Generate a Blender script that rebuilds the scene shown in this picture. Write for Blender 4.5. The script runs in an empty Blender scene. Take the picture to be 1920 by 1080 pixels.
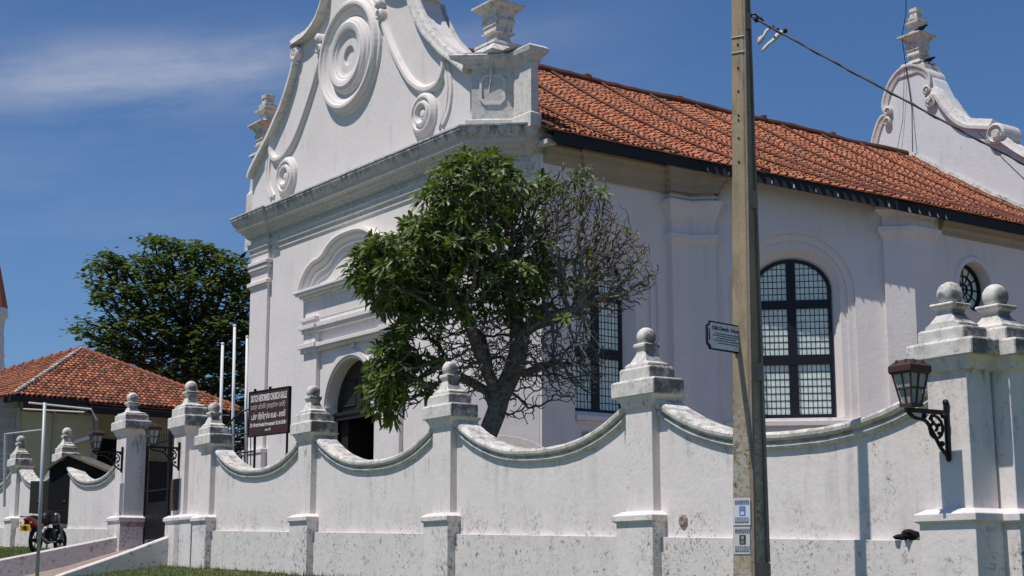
import bpy, bmesh, math, random
import numpy as np
from math import sin, cos, pi, radians, atan, atan2, sqrt
from mathutils import Vector, Matrix
from mathutils.geometry import tessellate_polygon
random.seed(7)
RNG = np.random.default_rng(7)
scene = bpy.context.scene
COL = scene.collection

# ------------------------------------------------------------------ camera, sky, sun, exposure
FPX = 2900.0
PITCH = atan(537 / FPX)
EYE = 1.6
cam = bpy.data.cameras.new('camera'); cam.lens = FPX * 36 / 1920; cam.sensor_width = 36
cam.clip_end = 5000; cam.clip_start = 0.1
camo = bpy.data.objects.new('camera', cam); COL.objects.link(camo)
camo.location = (0, 0, EYE); camo.rotation_euler = (pi / 2 + PITCH, 0, 0)
scene.camera = camo
SUN_EL = radians(66); SUN_AZ = atan2(-.860, -.510)
world = bpy.data.worlds.new('World'); scene.world = world; world.use_nodes = True
sun = bpy.data.lights.new('sun', 'SUN'); sun.energy = 4.45; sun.angle = radians(.5); sun.color = (1, .94, .87)
suno = bpy.data.objects.new('sun', sun); COL.objects.link(suno)
sd = Vector((sin(SUN_AZ) * cos(SUN_EL), cos(SUN_AZ) * cos(SUN_EL), sin(SUN_EL)))
suno.rotation_euler = sd.to_track_quat('Z', 'Y').to_euler()
scene.view_settings.view_transform = 'Standard'; scene.view_settings.look = 'None'
scene.view_settings.exposure = 0.0; scene.view_settings.gamma = 1
def build_world():
    nt = world.node_tree; N = nt.nodes; L = nt.links; N.clear()
    out = N.new('ShaderNodeOutputWorld'); bg = N.new('ShaderNodeBackground'); bg.inputs[1].default_value = 0.075
    sky = N.new('ShaderNodeTexSky'); sky.sky_type = 'NISHITA'; sky.sun_disc = False
    sky.sun_elevation = SUN_EL; sky.sun_rotation = SUN_AZ; sky.air_density = 1.0; sky.dust_density = .25; sky.ozone_density = 2.2
    tc = N.new('ShaderNodeTexCoord'); sep = N.new('ShaderNodeSeparateXYZ'); L.new(tc.outputs['Generated'], sep.inputs[0])
    def m(op, a, b=None, c=None, clamp=False):
        n = N.new('ShaderNodeMath'); n.operation = op; n.use_clamp = clamp
        for i, x in enumerate((a, b, c)):
            if x is None: continue
            if isinstance(x, (int, float)): n.inputs[i].default_value = x
            else: L.new(x, n.inputs[i])
        return n.outputs[0]
    az = m('ARCTAN2', sep.outputs[0], sep.outputs[1]); el = m('ARCSINE', sep.outputs[2])
    # thin cirrus streaks: noise stretched along azimuth, gathered in a long band low in the sky
    cb = N.new('ShaderNodeCombineXYZ'); L.new(m('MULTIPLY', az, 3.6), cb.inputs[0])
    L.new(m('MULTIPLY', m('ADD', el, m('MULTIPLY', az, -.137)), 15.0), cb.inputs[1])
    no = N.new('ShaderNodeTexNoise'); no.inputs['Scale'].default_value = 1.5; no.inputs['Detail'].default_value = 6
    no.inputs['Roughness'].default_value = .62; L.new(cb.outputs[0], no.inputs['Vector'])
    nv = m('MULTIPLY', m('SUBTRACT', no.outputs[0], .33), 2.8, clamp=True)
    def gauss(x, c, w): 
        t = m('DIVIDE', m('SUBTRACT', x, c), w); return m('EXPONENT', m('MULTIPLY', m('MULTIPLY', t, t), -1.0))
    # one long bank rising slightly to the right
    tilt = m('SUBTRACT', el, m('MULTIPLY', az, .137))
    band = m('MULTIPLY', gauss(tilt, .3445, .021), gauss(az, -.225, .17))
    band2 = m('MULTIPLY', m('MULTIPLY', gauss(el, .318, .035), gauss(az, .02, .1)), .16)
    band3 = m('MULTIPLY', m('MULTIPLY', gauss(el, .25, .1), gauss(az, -.30, .2)), .20)
    msk = m('MULTIPLY', m('ADD', m('ADD', m('MULTIPLY', band, m('ADD', m('MULTIPLY', nv, .85), .18)), m('MULTIPLY', band2, nv)), m('MULTIPLY', band3, nv)), .95, clamp=True)
    tint = N.new('ShaderNodeMix'); tint.data_type = 'RGBA'; tint.blend_type = 'MULTIPLY'; tint.inputs['Factor'].default_value = 1
    tint.inputs['B'].default_value = (.62, .87, 1.20, 1); L.new(sky.outputs[0], tint.inputs['A'])
    mix = N.new('ShaderNodeMix'); mix.data_type = 'RGBA'; L.new(msk, mix.inputs['Factor'])
    L.new(tint.outputs['Result'], mix.inputs['A']); mix.inputs['B'].default_value = (5.2, 5.9, 7.6, 1)
    L.new(mix.outputs['Result'], bg.inputs[0]); L.new(bg.outputs[0], out.inputs[0])
build_world()

# ------------------------------------------------------------------ helpers
def pt(u, v, Y):
    "world point at ground distance Y whose bearing was measured at (u, v)"
    x = (u - 960) / FPX; y = (540 - v) / FPX; c, s = cos(PITCH), sin(PITCH)
    r = np.array([x, c - y * s, s + y * c]); return np.array([0, 0, EYE]) + r * Y / r[1]
class Fr:
    "vertical frame: a = metres along e, z = height, d = metres out along n"
    def __init__(self, P, az, flip=False):
        t = radians(az); self.e = np.array([sin(t), cos(t), 0.]); self.n = np.array([-cos(t), sin(t), 0.])
        if flip: self.n = -self.n
        self.P = np.array([P[0], P[1], 0.])
    def w(self, a, z, d=0.): return self.P + self.e * a + self.n * d + np.array([0, 0, z])
    def sub(self, a, d): 
        f = Fr((0, 0), 0); f.e = self.e.copy(); f.n = self.n.copy(); f.P = self.w(a, 0, d); return f
    def side(self, a, d=0.):
        "frame through (a, d) running along the outward normal"
        f = Fr((0, 0), 0); f.e = self.n.copy(); f.n = -self.e; f.P = self.w(a, 0, d); return f
def empty(name, loc, label, cat, group=None):
    o = bpy.data.objects.new(name, None); COL.objects.link(o); o.location = tuple(float(x) for x in loc); o.empty_display_size = .3
    o['label'] = label; o['category'] = cat
    if group: o['group'] = group
    return o
def tag(o, label=None, cat=None, group=None, kind=None):
    if label: o['label'] = label
    if cat: o['category'] = cat
    if group: o['group'] = group
    if kind: o['kind'] = kind
    return o
class MB:
    def __init__(self): self.v = []; self.f = []; self.t = []; self.tv = None
    def add(self, vs, fs, tint=None):
        b = len(self.v); self.v.extend([tuple(map(float, p)) for p in vs]); self.f.extend([tuple(b + i for i in f) for f in fs])
        self.t.extend([tint if tint is not None else 0.5] * len(vs)); return self
    def box(self, fr, a0, a1, z0, z1, d0, d1, tint=None):
        vs = [fr.w(a, z, d) for z in (z0, z1) for a, d in ((a0, d0), (a1, d0), (a1, d1), (a0, d1))]
        return self.add(vs, [(3, 2, 1, 0), (4, 5, 6, 7), (0, 1, 5, 4), (1, 2, 6, 5), (2, 3, 7, 6), (3, 0, 4, 7)], tint)
    def stack(self, fr, ac, dc, secs):
        "stacked rectangles (half a, half d, z): plinths, caps, urns"
        vs = []; fs = []
        for (ha, hd, z) in secs:
            vs += [fr.w(ac + sa * ha, z, dc + sd_ * hd) for sa, sd_ in ((-1, -1), (1, -1), (1, 1), (-1, 1))]
        for k in range(len(secs) - 1):
            for i in range(4):
                j = (i + 1) % 4; fs.append((4 * k + i, 4 * k + j, 4 * k + 4 + j, 4 * k + 4 + i))
        fs.append((3, 2, 1, 0)); n = 4 * (len(secs) - 1); fs.append((n, n + 1, n + 2, n + 3))
        return self.add(vs, fs)
    def prism(self, fr, outer, holes=(), d0=0., d1=-.5, back=True, splay=0.):
        "extruded polygon (a, z) with holes; splay widens the hole at the front"
        loops = [outer] + list(holes); off = []; n = 0
        for l in loops: off.append(n); n += len(l)
        flat = [p for l in loops for p in l]
        tris = tessellate_polygon([[Vector((p[0], p[1], 0)) for p in l] for l in loops])
        V = [fr.w(a, z, d0) for a, z in flat]; F = [tuple(t) for t in tris]
        if back: F += [tuple(reversed([i + n for i in t])) for t in tris]
        V += [fr.w(a, z, d1) for a, z in flat]
        for l, o in zip(loops, off):
            m = len(l)
            for i in range(m):
                j = (i + 1) % m; F.append((o + i, o + j, n + o + j, n + o + i))
        return self.add(V, F)
    def tube(self, pts, r, n=6, cap=True):
        P = [np.array(p, float) for p in pts]; m = len(P)
        if m < 2: return self
        R = r if hasattr(r, '__len__') else [r] * m
        vs = []; up = None
        for i in range(m):
            t = P[min(i + 1, m - 1)] - P[max(i - 1, 0)]; t = t / (np.linalg.norm(t) + 1e-9)
            if up is None:
                up = np.array([0, 0, 1.]) if abs(t[2]) < .9 else np.array([1., 0, 0])
            a = np.cross(t, up); a /= (np.linalg.norm(a) + 1e-9); b = np.cross(a, t); up = b
            for k in range(n):
                q = 2 * pi * k / n; vs.append(P[i] + R[i] * (cos(q) * a + sin(q) * b))
        fs = [(i * n + k, i * n + (k + 1) % n, (i + 1) * n + (k + 1) % n, (i + 1) * n + k) for i in range(m - 1) for k in range(n)]
        if cap: fs += [tuple(reversed(range(n))), tuple((m - 1) * n + k for k in range(n))]
        return self.add(vs, fs)
    def bar(self, a, b, w, h=None):
        return self.tube([a, b], w, 4)
    def lathe(self, c, ax, prof, n=24, tint=None, arc=2 * pi):
        "prof: (radius, along axis)"
        ax = np.array(ax, float); ax /= np.linalg.norm(ax)
        u = np.cross(ax, [0, 0, 1.]) if abs(ax[2]) < .9 else np.array([1., 0, 0]); u /= np.linalg.norm(u); w = np.cross(ax, u)
        c = np.array(c, float); vs = []; m = len(prof)
        for r, h in prof:
            for k in range(n):
                q = 2 * pi * k / n; vs.append(c + ax * h + r * (cos(q) * u + sin(q) * w))
        fs = [(i * n + k, i * n + (k + 1) % n, (i + 1) * n + (k + 1) % n, (i + 1) * n + k) for i in range(m - 1) for k in range(n)]
        return self.add(vs, fs, tint)
    def ball(self, c, r, n=16, jit=0., sc=(1, 1, 1)):
        prof = []; vs = []; fs = []; c = np.array(c, float); m = n // 2
        for i in range(m + 1):
            th = pi * i / m
            for k in range(n):
                q = 2 * pi * k / n; rr = r * (1 + (random.uniform(-jit, jit) if 0 < i < m else 0))
                vs.append(c + rr * np.array([sin(th) * cos(q) * sc[0], sin(th) * sin(q) * sc[1], cos(th) * sc[2]]))
        for i in range(m):
            for k in range(n): fs.append((i * n + k, (i + 1) * n + k, (i + 1) * n + (k + 1) % n, i * n + (k + 1) % n))
        return self.add(vs, fs)
    def sweep(self, path, prof, sgn=1, closed=False):
        "horizontal moulding: path of (x, y), profile of (out, z); out is to the right of travel * sgn"
        P = [np.array(p[:2], float) for p in path]; m = len(P); rows = []
        for i in range(m):
            def nrm(a, b):
                t = b - a; t /= np.linalg.norm(t); return np.array([t[1], -t[0]]) * sgn
            if i == 0: n = nrm(P[0], P[1])
            elif i == m - 1: n = nrm(P[-2], P[-1])
            else:
                n1 = nrm(P[i - 1], P[i]); n2 = nrm(P[i], P[i + 1]); n = (n1 + n2) / (1 + float(np.dot(n1, n2)))
            rows.append([(P[i][0] + n[0] * o, P[i][1] + n[1] * o, z) for o, z in prof])
        k = len(prof); vs = [p for r in rows for p in r]
        fs = [(i * k + j, (i + 1) * k + j, (i + 1) * k + j + 1, i * k + j + 1) for i in range(m - 1) for j in range(k - 1)]
        fs += [tuple(range(k)), tuple(reversed(range((m - 1) * k, m * k)))]
        return self.add(vs, fs)
    def ribbon(self, fr, pts, prof, ends=True):
        "moulding along an in-plane curve: prof (across, out); across is to the left of travel in (a, z)"
        P = [np.array(p, float) for p in pts]; m = len(P); vs = []; k = len(prof)
        for i in range(m):
            t = P[min(i + 1, m - 1)] - P[max(i - 1, 0)]; t /= (np.linalg.norm(t) + 1e-9); n = np.array([-t[1], t[0]])
            for c, o in prof: q = P[i] + n * c; vs.append(fr.w(q[0], q[1], o))
        fs = [(i * k + j, (i + 1) * k + j, (i + 1) * k + j + 1, i * k + j + 1) for i in range(m - 1) for j in range(k - 1)]
        if ends: fs += [tuple(range(k)), tuple(reversed(range((m - 1) * k, m * k)))]
        return self.add(vs, fs)
    def build(self, name, mat, parent=None, smooth=False, bevel=0., tint=False):
        me = bpy.data.meshes.new(name); me.from_pydata(self.v, [], self.f); me.update()
        bm = bmesh.new(); bm.from_mesh(me); bmesh.ops.recalc_face_normals(bm, faces=bm.faces); bm.to_mesh(me); bm.free()
        if tint:
            ca = me.color_attributes.new('tint', 'FLOAT_COLOR', 'POINT')
            arr = np.repeat(np.array(self.t, dtype=np.float32)[:, None], 4, 1); arr[:, 3] = 1; ca.data.foreach_set('color', arr.ravel())
        if smooth: me.polygons.foreach_set('use_smooth', [True] * len(me.polygons))
        me.materials.append(mat)
        o = bpy.data.objects.new(name, me); COL.objects.link(o)
        if parent:
            o.parent = parent; q = parent; loc = Vector((0, 0, 0))
            while q: loc += q.location; q = q.parent
            o.location = -loc          # vertices are in world metres, so undo the parents' offsets
        if bevel:
            b = o.modifiers.new('bevel', 'BEVEL'); b.width = bevel; b.segments = 1; b.limit_method = 'ANGLE'; b.angle_limit = radians(40)
        return o
def spline(pts, n=6):
    P = [np.array(p, float) for p in pts]; out = []
    for i in range(len(P) - 1):
        p0 = P[max(i - 1, 0)]; p1 = P[i]; p2 = P[i + 1]; p3 = P[min(i + 2, len(P) - 1)]
        for k in range(n):
            t = k / n; out.append(.5 * ((2 * p1) + (-p0 + p2) * t + (2 * p0 - 5 * p1 + 4 * p2 - p3) * t * t + (-p0 + 3 * p1 - 3 * p2 + p3) * t ** 3))
    out.append(P[-1]); return out
def arcpts(c, r, a0, a1, n=20, ry=None):
    ry = ry or r
    return [(c[0] + r * cos(a0 + (a1 - a0) * i / n), c[1] + ry * sin(a0 + (a1 - a0) * i / n)) for i in range(n + 1)]

# ------------------------------------------------------------------ frames measured on the photograph
W0 = pt(1786, 1013, 15.264)
W = Fr(W0, -32.2)                       # street boundary wall, a = metres to the left along it
F = Fr((-.916, 34.142), -35.6)          # church front
S = Fr((4.2577, 36.6), 54.4, True)      # church long side
AZ2 = 98.83
S2 = Fr((4.2577, 36.6), AZ2, True)      # splayed bay of the long side
B_OFF, B_S = 3.65, 3.72
S3 = S.sub(0, B_OFF)                    # outermost bay of the long side
# ------------------------------------------------------------------ materials
def newmat(name, col=(.8, .8, .8), rough=.8, metal=0., spec=.3):
    m = bpy.data.materials.new(name); m.use_nodes = True; b = m.node_tree.nodes['Principled BSDF']
    b.inputs['Base Color'].default_value = (*col, 1); b.inputs['Roughness'].default_value = rough; b.inputs['Metallic'].default_value = metal
    b.inputs['Specular IOR Level'].default_value = spec
    return m
class NT:
    def __init__(self, m): self.m = m; self.t = m.node_tree; self.b = self.t.nodes['Principled BSDF']; self.pos = None
    def n(self, k, **kw):
        x = self.t.nodes.new(k)
        for a, v in kw.items(): setattr(x, a, v)
        return x
    def l(self, a, b): self.t.links.new(a, b)
    def P(self):
        if not self.pos: self.pos = self.n('ShaderNodeNewGeometry').outputs['Position']
        return self.pos
    def noise(self, scale, detail=4, rough=.55, stretch=(1, 1, 1), seed=0.):
        mp = self.n('ShaderNodeMapping'); mp.inputs['Scale'].default_value = stretch; mp.inputs['Location'].default_value = (seed, seed * 1.7, -seed)
        self.l(self.P(), mp.inputs[0]); x = self.n('ShaderNodeTexNoise'); x.inputs['Scale'].default_value = scale
        x.inputs['Detail'].default_value = detail; x.inputs['Roughness'].default_value = rough; self.l(mp.outputs[0], x.inputs['Vector']); return x.outputs[0]
    def ramp(self, fac, p0, p1, c0=0., c1=1.):
        r = self.n('ShaderNodeMapRange'); r.inputs[1].default_value = p0; r.inputs[2].default_value = p1; r.inputs[3].default_value = c0; r.inputs[4].default_value = c1
        self.l(fac, r.inputs[0]); return r.outputs[0]
    def math(self, op, a, b=0., clamp=False):
        x = self.n('ShaderNodeMath', operation=op, use_clamp=clamp)
        for i, q in enumerate((a, b)):
            if isinstance(q, (int, float)): x.inputs[i].default_value = q
            else: self.l(q, x.inputs[i])
        return x.outputs[0]
    def mix(self, fac, a, b, mode='MIX'):
        x = self.n('ShaderNodeMix', data_type='RGBA', blend_type=mode)
        if isinstance(fac, (int, float)): x.inputs['Factor'].default_value = fac
        else: self.l(fac, x.inputs['Factor'])
        for k, q in (('A', a), ('B', b)):
            if isinstance(q, tuple): x.inputs[k].default_value = (*q, 1)
            else: self.l(q, x.inputs[k])
        return x.outputs['Result']
    def bump(self, h, s=.3, d=.02):
        x = self.n('ShaderNodeBump'); x.inputs['Strength'].default_value = s; x.inputs['Distance'].default_value = d; self.l(h, x.inputs['Height']); self.l(x.outputs[0], self.b.inputs['Normal'])
    def col(self, c): self.l(c, self.b.inputs['Base Color'])
def plaster(name, base, mild=.5, streak=.3, crust=0., fine=1., top=False, foot=False, drip=0.):
    "lime wash: base tint, black mildew specks in patches, vertical run marks, grey crust"
    m = newmat(name, base, .9, spec=.15); t = NT(m)
    tone = t.noise(.7, 5, .6); c = t.mix(t.ramp(tone, .3, .7), tuple(x * .96 for x in base), tuple(min(1, x * 1.02) for x in base))
    warm = t.noise(1.9, 4, seed=9.); c = t.mix(t.ramp(warm, .5, .8, 0, .16), c, (.66, .60, .50))
    if streak:
        st = t.noise(5.5, 5, .6, (1, 1, .10), 3.); pat = t.noise(.9, 3, .5, seed=5.)
        f = t.math('MULTIPLY', t.ramp(st, .50, .80), t.ramp(pat, .45, .65)); c = t.mix(t.math('MULTIPLY', f, streak), c, (.30, .29, .28))
    sp = t.noise(24 * fine, 6, .74, seed=2.); pa = t.noise(1.1, 5, .68, seed=11.)
    f = t.math('MULTIPLY', t.ramp(sp, .54, .62), t.ramp(pa, .63 - .12 * mild, .72 - .08 * mild)); c = t.mix(t.math('MULTIPLY', f, min(1, .45 + mild * .5)), c, (.085, .083, .078))
    fl = t.noise(7, 6, .7, (1, 1, .6), 27.); c = t.mix(t.math('MULTIPLY', t.ramp(fl, .63, .70), .28 * mild), c, (.30, .28, .25))
    if foot:        # damp and mould gather in a band just above the wall's plinth and thin out upwards
        sx = t.n('ShaderNodeVectorMath', operation='DOT_PRODUCT'); t.l(t.P(), sx.inputs[0]); sx.inputs[1].default_value = tuple(W.e); sz = t.n('ShaderNodeSeparateXYZ'); t.l(t.P(), sz.inputs[0])
        a_ = t.math('SUBTRACT', sx.outputs['Value'], float(np.dot(W.P, W.e))); h = t.math('SUBTRACT', t.math('SUBTRACT', sz.outputs[2], 1.92), t.math('MULTIPLY', a_, .0285))
        g = t.math('MULTIPLY', t.ramp(h, .55, .0), t.ramp(t.noise(1.7, 5, .65, seed=41.), .45, .62)); c = t.mix(t.math('MULTIPLY', g, t.ramp(t.noise(15, 6, .72, seed=44.), .48, .60, 0, .8)), c, (.13, .125, .115))
        g2 = t.math('MULTIPLY', t.ramp(h, .7, 1.25), t.ramp(t.noise(2.3, 5, .65, seed=51.), .50, .64)); c = t.mix(t.math('MULTIPLY', g2, t.ramp(t.noise(9, 6, .72, (1, 1, .22), seed=54.), .50, .62, 0, .75)), c, (.16, .155, .145))
    if crust:
        one = 1.
        if top:     # crust sits on upward faces; the moulded front edge stays paler
            gz = t.n('ShaderNodeNewGeometry'); sz_ = t.n('ShaderNodeSeparateXYZ'); t.l(gz.outputs['Normal'], sz_.inputs[0]); one = t.ramp(sz_.outputs[2], .25, .65, .52, 1.)
        cr = t.noise(5.5, 8, .75, seed=6.); c = t.mix(t.math('MULTIPLY', t.ramp(cr, .62 - .22 * crust, .72 - .12 * crust, 0, .9), one), c, (.20, .19, .175))
        cr2 = t.noise(13, 8, .7, seed=16.); c = t.mix(t.math('MULTIPLY', t.ramp(cr2, .58, .66, 0, .8), one), c, (.045, .045, .042))
        ye = t.noise(8, 5, .6, seed=21.); c = t.mix(t.ramp(ye, .62, .75, 0, .4), c, (.34, .30, .16))
    if drip:            # black run-off marks hanging from the top edge of the front cornice
        dz = t.n('ShaderNodeSeparateXYZ'); t.l(t.P(), dz.inputs[0]); f = t.math('MULTIPLY', t.ramp(dz.outputs[2], drip - .30, drip - .02), t.ramp(t.noise(7.5, 5, .65, (1, 1, .14), 61.), .46, .56)); f = t.math('MULTIPLY', f, t.ramp(t.noise(.9, 4, .6, seed=63.), .38, .55, .25, .85)); c = t.mix(f, c, (.06, .06, .055))
    if crust > .5:      # caps and copings turn patchy dark grey on faces pointing right
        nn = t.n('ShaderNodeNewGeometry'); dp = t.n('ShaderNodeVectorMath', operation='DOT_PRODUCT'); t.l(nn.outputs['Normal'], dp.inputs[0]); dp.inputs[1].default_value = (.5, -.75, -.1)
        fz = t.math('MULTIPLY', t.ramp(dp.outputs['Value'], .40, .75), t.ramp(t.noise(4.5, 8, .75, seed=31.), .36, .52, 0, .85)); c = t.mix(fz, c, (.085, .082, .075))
    t.col(c); hh = t.math('ADD', t.noise(9, 6, .65), t.math('MULTIPLY', t.noise(1.4, 3, .5, seed=4.), 1.5)); t.bump(hh, .35, .02)
    return m
M = {}
M['wash'] = plaster('lime_wash_boundary', (.75, .698, .672), .85, .6, foot=True)
M['plinth'] = plaster('lime_wash_plinth', (.70, .655, .625), 1., .45, crust=.24)
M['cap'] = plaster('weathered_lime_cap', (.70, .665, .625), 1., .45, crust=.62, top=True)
M['coping'] = plaster('weathered_coping', (.68, .65, .61), 1., .3, crust=.8, top=True)
M['church'] = plaster('lime_wash_church', (.75, .70, .674), .25, .45)
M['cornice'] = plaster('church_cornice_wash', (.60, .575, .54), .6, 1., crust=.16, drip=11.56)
M['relief'] = plaster('church_relief_wash', (.75, .70, .674), .35, .45)
M['urn'] = plaster('urn_wash', (.64, .61, .57), .9, .6, crust=.5)
M['gable_top'] = plaster('gable_coping_wash', (.66, .63, .60), 1., .6, crust=.5, top=True)
M['stain_top'] = plaster('black_stained_ledge', (.50, .49, .47), 1., .6, crust=.75)
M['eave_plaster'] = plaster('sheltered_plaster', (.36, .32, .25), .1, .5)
M['paint_white'] = newmat('white_paint', (.74, .74, .75), .5)
M['black_iron'] = newmat('black_iron', (.012, .012, .014), .5, .3)
M['window_paint'] = newmat('dark_window_paint', (.012, .013, .018), .45)
M['fascia'] = newmat('dark_fascia_board', (.02, .021, .026), .75)
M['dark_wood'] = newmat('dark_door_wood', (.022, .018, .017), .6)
M['rust_iron'] = newmat('maroon_lantern_paint', (.075, .04, .038), .55, .2)
M['cable'] = newmat('black_cable', (.012, .013, .018), .6)
def simple(name, a, b, scale, rough=.85, bump=.2, stretch=(1, 1, 1), detail=5):
    m = newmat(name, a, rough, spec=.2); t = NT(m); n = t.noise(scale, detail, .6, stretch); t.col(t.mix(t.ramp(n, .35, .65), a, b)); t.bump(n, bump, .02); return m
M['lamp_glass'] = simple('frosted_lamp_glass', (.46, .48, .46), (.34, .36, .35), 6, .3, 0)
M['pane'] = simple('whitened_window_pane', (.84, .94, .86), (.72, .83, .75), 3.5, .25, 0)
M['pane_clear'] = simple('grey_glass', (.10, .12, .13), (.22, .25, .26), 5, .15, 0)
M['bark'] = simple('frangipani_bark', (.10, .084, .07), (.25, .22, .19), 14, .9, .6)
M['bark_dark'] = simple('almond_bark', (.03, .025, .02), (.06, .05, .04), 6, .95, .4)
M['asphalt'] = simple('asphalt', (.045, .045, .047), (.065, .063, .06), 40, .95, .4)
M['siding'] = simple('grey_green_siding', (.30, .31, .29), (.38, .38, .35), 3, .8, .2)
M['yellow_wall'] = simple('faded_yellow_wall', (.50, .46, .30), (.42, .39, .25), 1.2, .8, .1)
M['canopy'] = newmat('black_canopy_cloth', (.006, .006, .008), .9)
M['steel'] = newmat('galvanised_steel', (.42, .45, .46), .5, .2)
def concrete():
    m = newmat('old_concrete_pole', (.33, .30, .24), .92, spec=.1); t = NT(m)
    c = t.mix(t.ramp(t.noise(1.3, 5, .6), .3, .7), (.33, .262, .175), (.43, .345, .23))
    c = t.mix(t.ramp(t.noise(6, 6, .7, (1, 1, .2), 4.), .50, .70, 0, .8), c, (.13, .105, .08))
    z = t.n('ShaderNodeSeparateXYZ'); t.l(t.P(), z.inputs[0])
    # lower part of the pole is scuffed and pasted over: paler scraps of old paper
    low = t.ramp(z.outputs[2], 3.6, 2.9); sc = t.ramp(t.noise(17, 6, .7, seed=8.), .47, .53)
    c = t.mix(t.math('MULTIPLY', low, t.math('MULTIPLY', sc, .75)), c, (.46, .44, .41))
    c = t.mix(t.math('MULTIPLY', low, t.ramp(t.noise(30, 6, .7, seed=3.), .58, .64)), c, (.05, .05, .05))
    t.col(c); t.bump(t.noise(22, 6, .7), .4, .01); return m
M['concrete'] = concrete()
def tilemat(name, a, b, dark=(.09, .05, .04), dk=.5):
    m = newmat(name, a, .88, spec=.15); t = NT(m); at = t.n('ShaderNodeAttribute', attribute_name='tint')
    c = t.mix(at.outputs['Fac'], a, b); n = t.noise(1.1, 7, .75); c = t.mix(t.ramp(n, .45, .66, 0, dk), c, dark)
    n2 = t.noise(18, 5, .7, seed=3.); c = t.mix(t.ramp(n2, .5, .72, 0, .38), c, (.05, .035, .03)); c = t.mix(t.ramp(t.noise(.55, 5, .65, seed=71.), .52, .68, 0, .35), c, (.13, .10, .075)); t.col(c); t.bump(n2, .4, .01); return m
M['tile'] = tilemat('terracotta_tile', (.27, .085, .048), (.58, .235, .13), dk=.26)
M['tile_house'] = tilemat('old_terracotta_tile', (.15, .055, .035), (.50, .19, .11), dk=.75)
M['tile_row_gap'] = tilemat('tile_row_and_gap_shade', (.10, .04, .028), (.20, .08, .055), dk=.5)  # mortar row brown, darkened for the rows' shadow side and the tile gaps
def leafmat(name, a, b, c3, trans=.25, rough=.4):
    m = newmat(name, a, rough, spec=.45); t = NT(m); at = t.n('ShaderNodeAttribute', attribute_name='tint')
    r = t.n('ShaderNodeValToRGB'); e = r.color_ramp.elements; e[0].color = (*a, 1); e[1].color = (*c3, 1); x = e.new(.6); x.color = (*b, 1)
    t.l(at.outputs['Fac'], r.inputs[0]); t.col(r.outputs[0])
    tr = t.n('ShaderNodeBsdfTranslucent'); mx = t.n('ShaderNodeMixShader'); mx.inputs[0].default_value = trans
    hs = t.mix(1., r.outputs[0], (1.5, 1.6, .7), 'MULTIPLY'); t.l(hs, tr.inputs[0]); out = t.t.nodes['Material Output']
    t.l(t.b.outputs[0], mx.inputs[1]); t.l(tr.outputs[0], mx.inputs[2]); t.l(mx.outputs[0], out.inputs[0]); return m
M['leaf'] = leafmat('frangipani_leaf', (.045, .080, .016), (.125, .175, .034), (.28, .33, .07), .25, .5)
M['leaf_dark'] = leafmat('almond_leaf', (.042, .068, .020), (.12, .165, .045), (.30, .31, .08), .32, .5)
M['grass_blade'] = leafmat('grass_blade', (.05, .085, .02), (.09, .125, .03), (.2, .19, .08), .2, .6)
def groundmat():
    m = newmat('turf', (.07, .09, .03), .95, spec=.1); t = NT(m); z_ = t.n('ShaderNodeSeparateXYZ'); t.l(t.P(), z_.inputs[0])
    c = t.mix(t.ramp(t.noise(.8, 5, .6), .35, .65), (.075, .10, .03), (.12, .13, .055)); c = t.mix(t.ramp(t.noise(4, 5, .7, seed=3.), .55, .7, 0, .6), c, (.17, .13, .09)); c = t.mix(t.ramp(z_.outputs[2], 2.5, 2.8), c, (.195, .162, .125)); t.col(c); t.bump(t.noise(25, 5), .5, .03); return m
M['turf'] = groundmat()
def brickmat():
    m = newmat('red_brick_paving', (.3, .15, .1), .9, spec=.1); t = NT(m); mp = t.n('ShaderNodeMapping'); mp.inputs['Rotation'].default_value = (0, 0, radians(32)); t.l(t.P(), mp.inputs[0])
    b = t.n('ShaderNodeTexBrick'); b.inputs['Scale'].default_value = 4.5; b.inputs['Color1'].default_value = (.24, .16, .135, 1); b.inputs['Color2'].default_value = (.32, .24, .20, 1); b.inputs['Mortar'].default_value = (.22, .19, .17, 1)
    b.inputs['Mortar Size'].default_value = .012; t.l(mp.outputs[0], b.inputs[0]); c = t.mix(t.ramp(t.noise(1.5, 4), .4, .65, 0, .6), b.outputs[0], (.33, .28, .24)); t.col(c); return m
M['brick'] = brickmat()

def zp(s): return 1.92 + .0285 * s      # top of the wall's plinth
def sm(x, a, b):
    t = min(1, max(0, (x - a) / (b - a))); return t * t * (3 - 2 * t)
def ground_z(s, d):
    sc = min(45, max(-14, s)); G = 1.17 + .0285 * sc + .22 * sm(s, 24.5, 26)
    if d < -.3: return G + (3.0 - G) * sm(-d, .3, 6.0)
    g = G - .12 * min(d, 3.2) if d > 0 else G
    if 21.95 < s < 25.3: g -= .3
    return g * (1 - sm(d, 3.0, 8.6))

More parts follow.
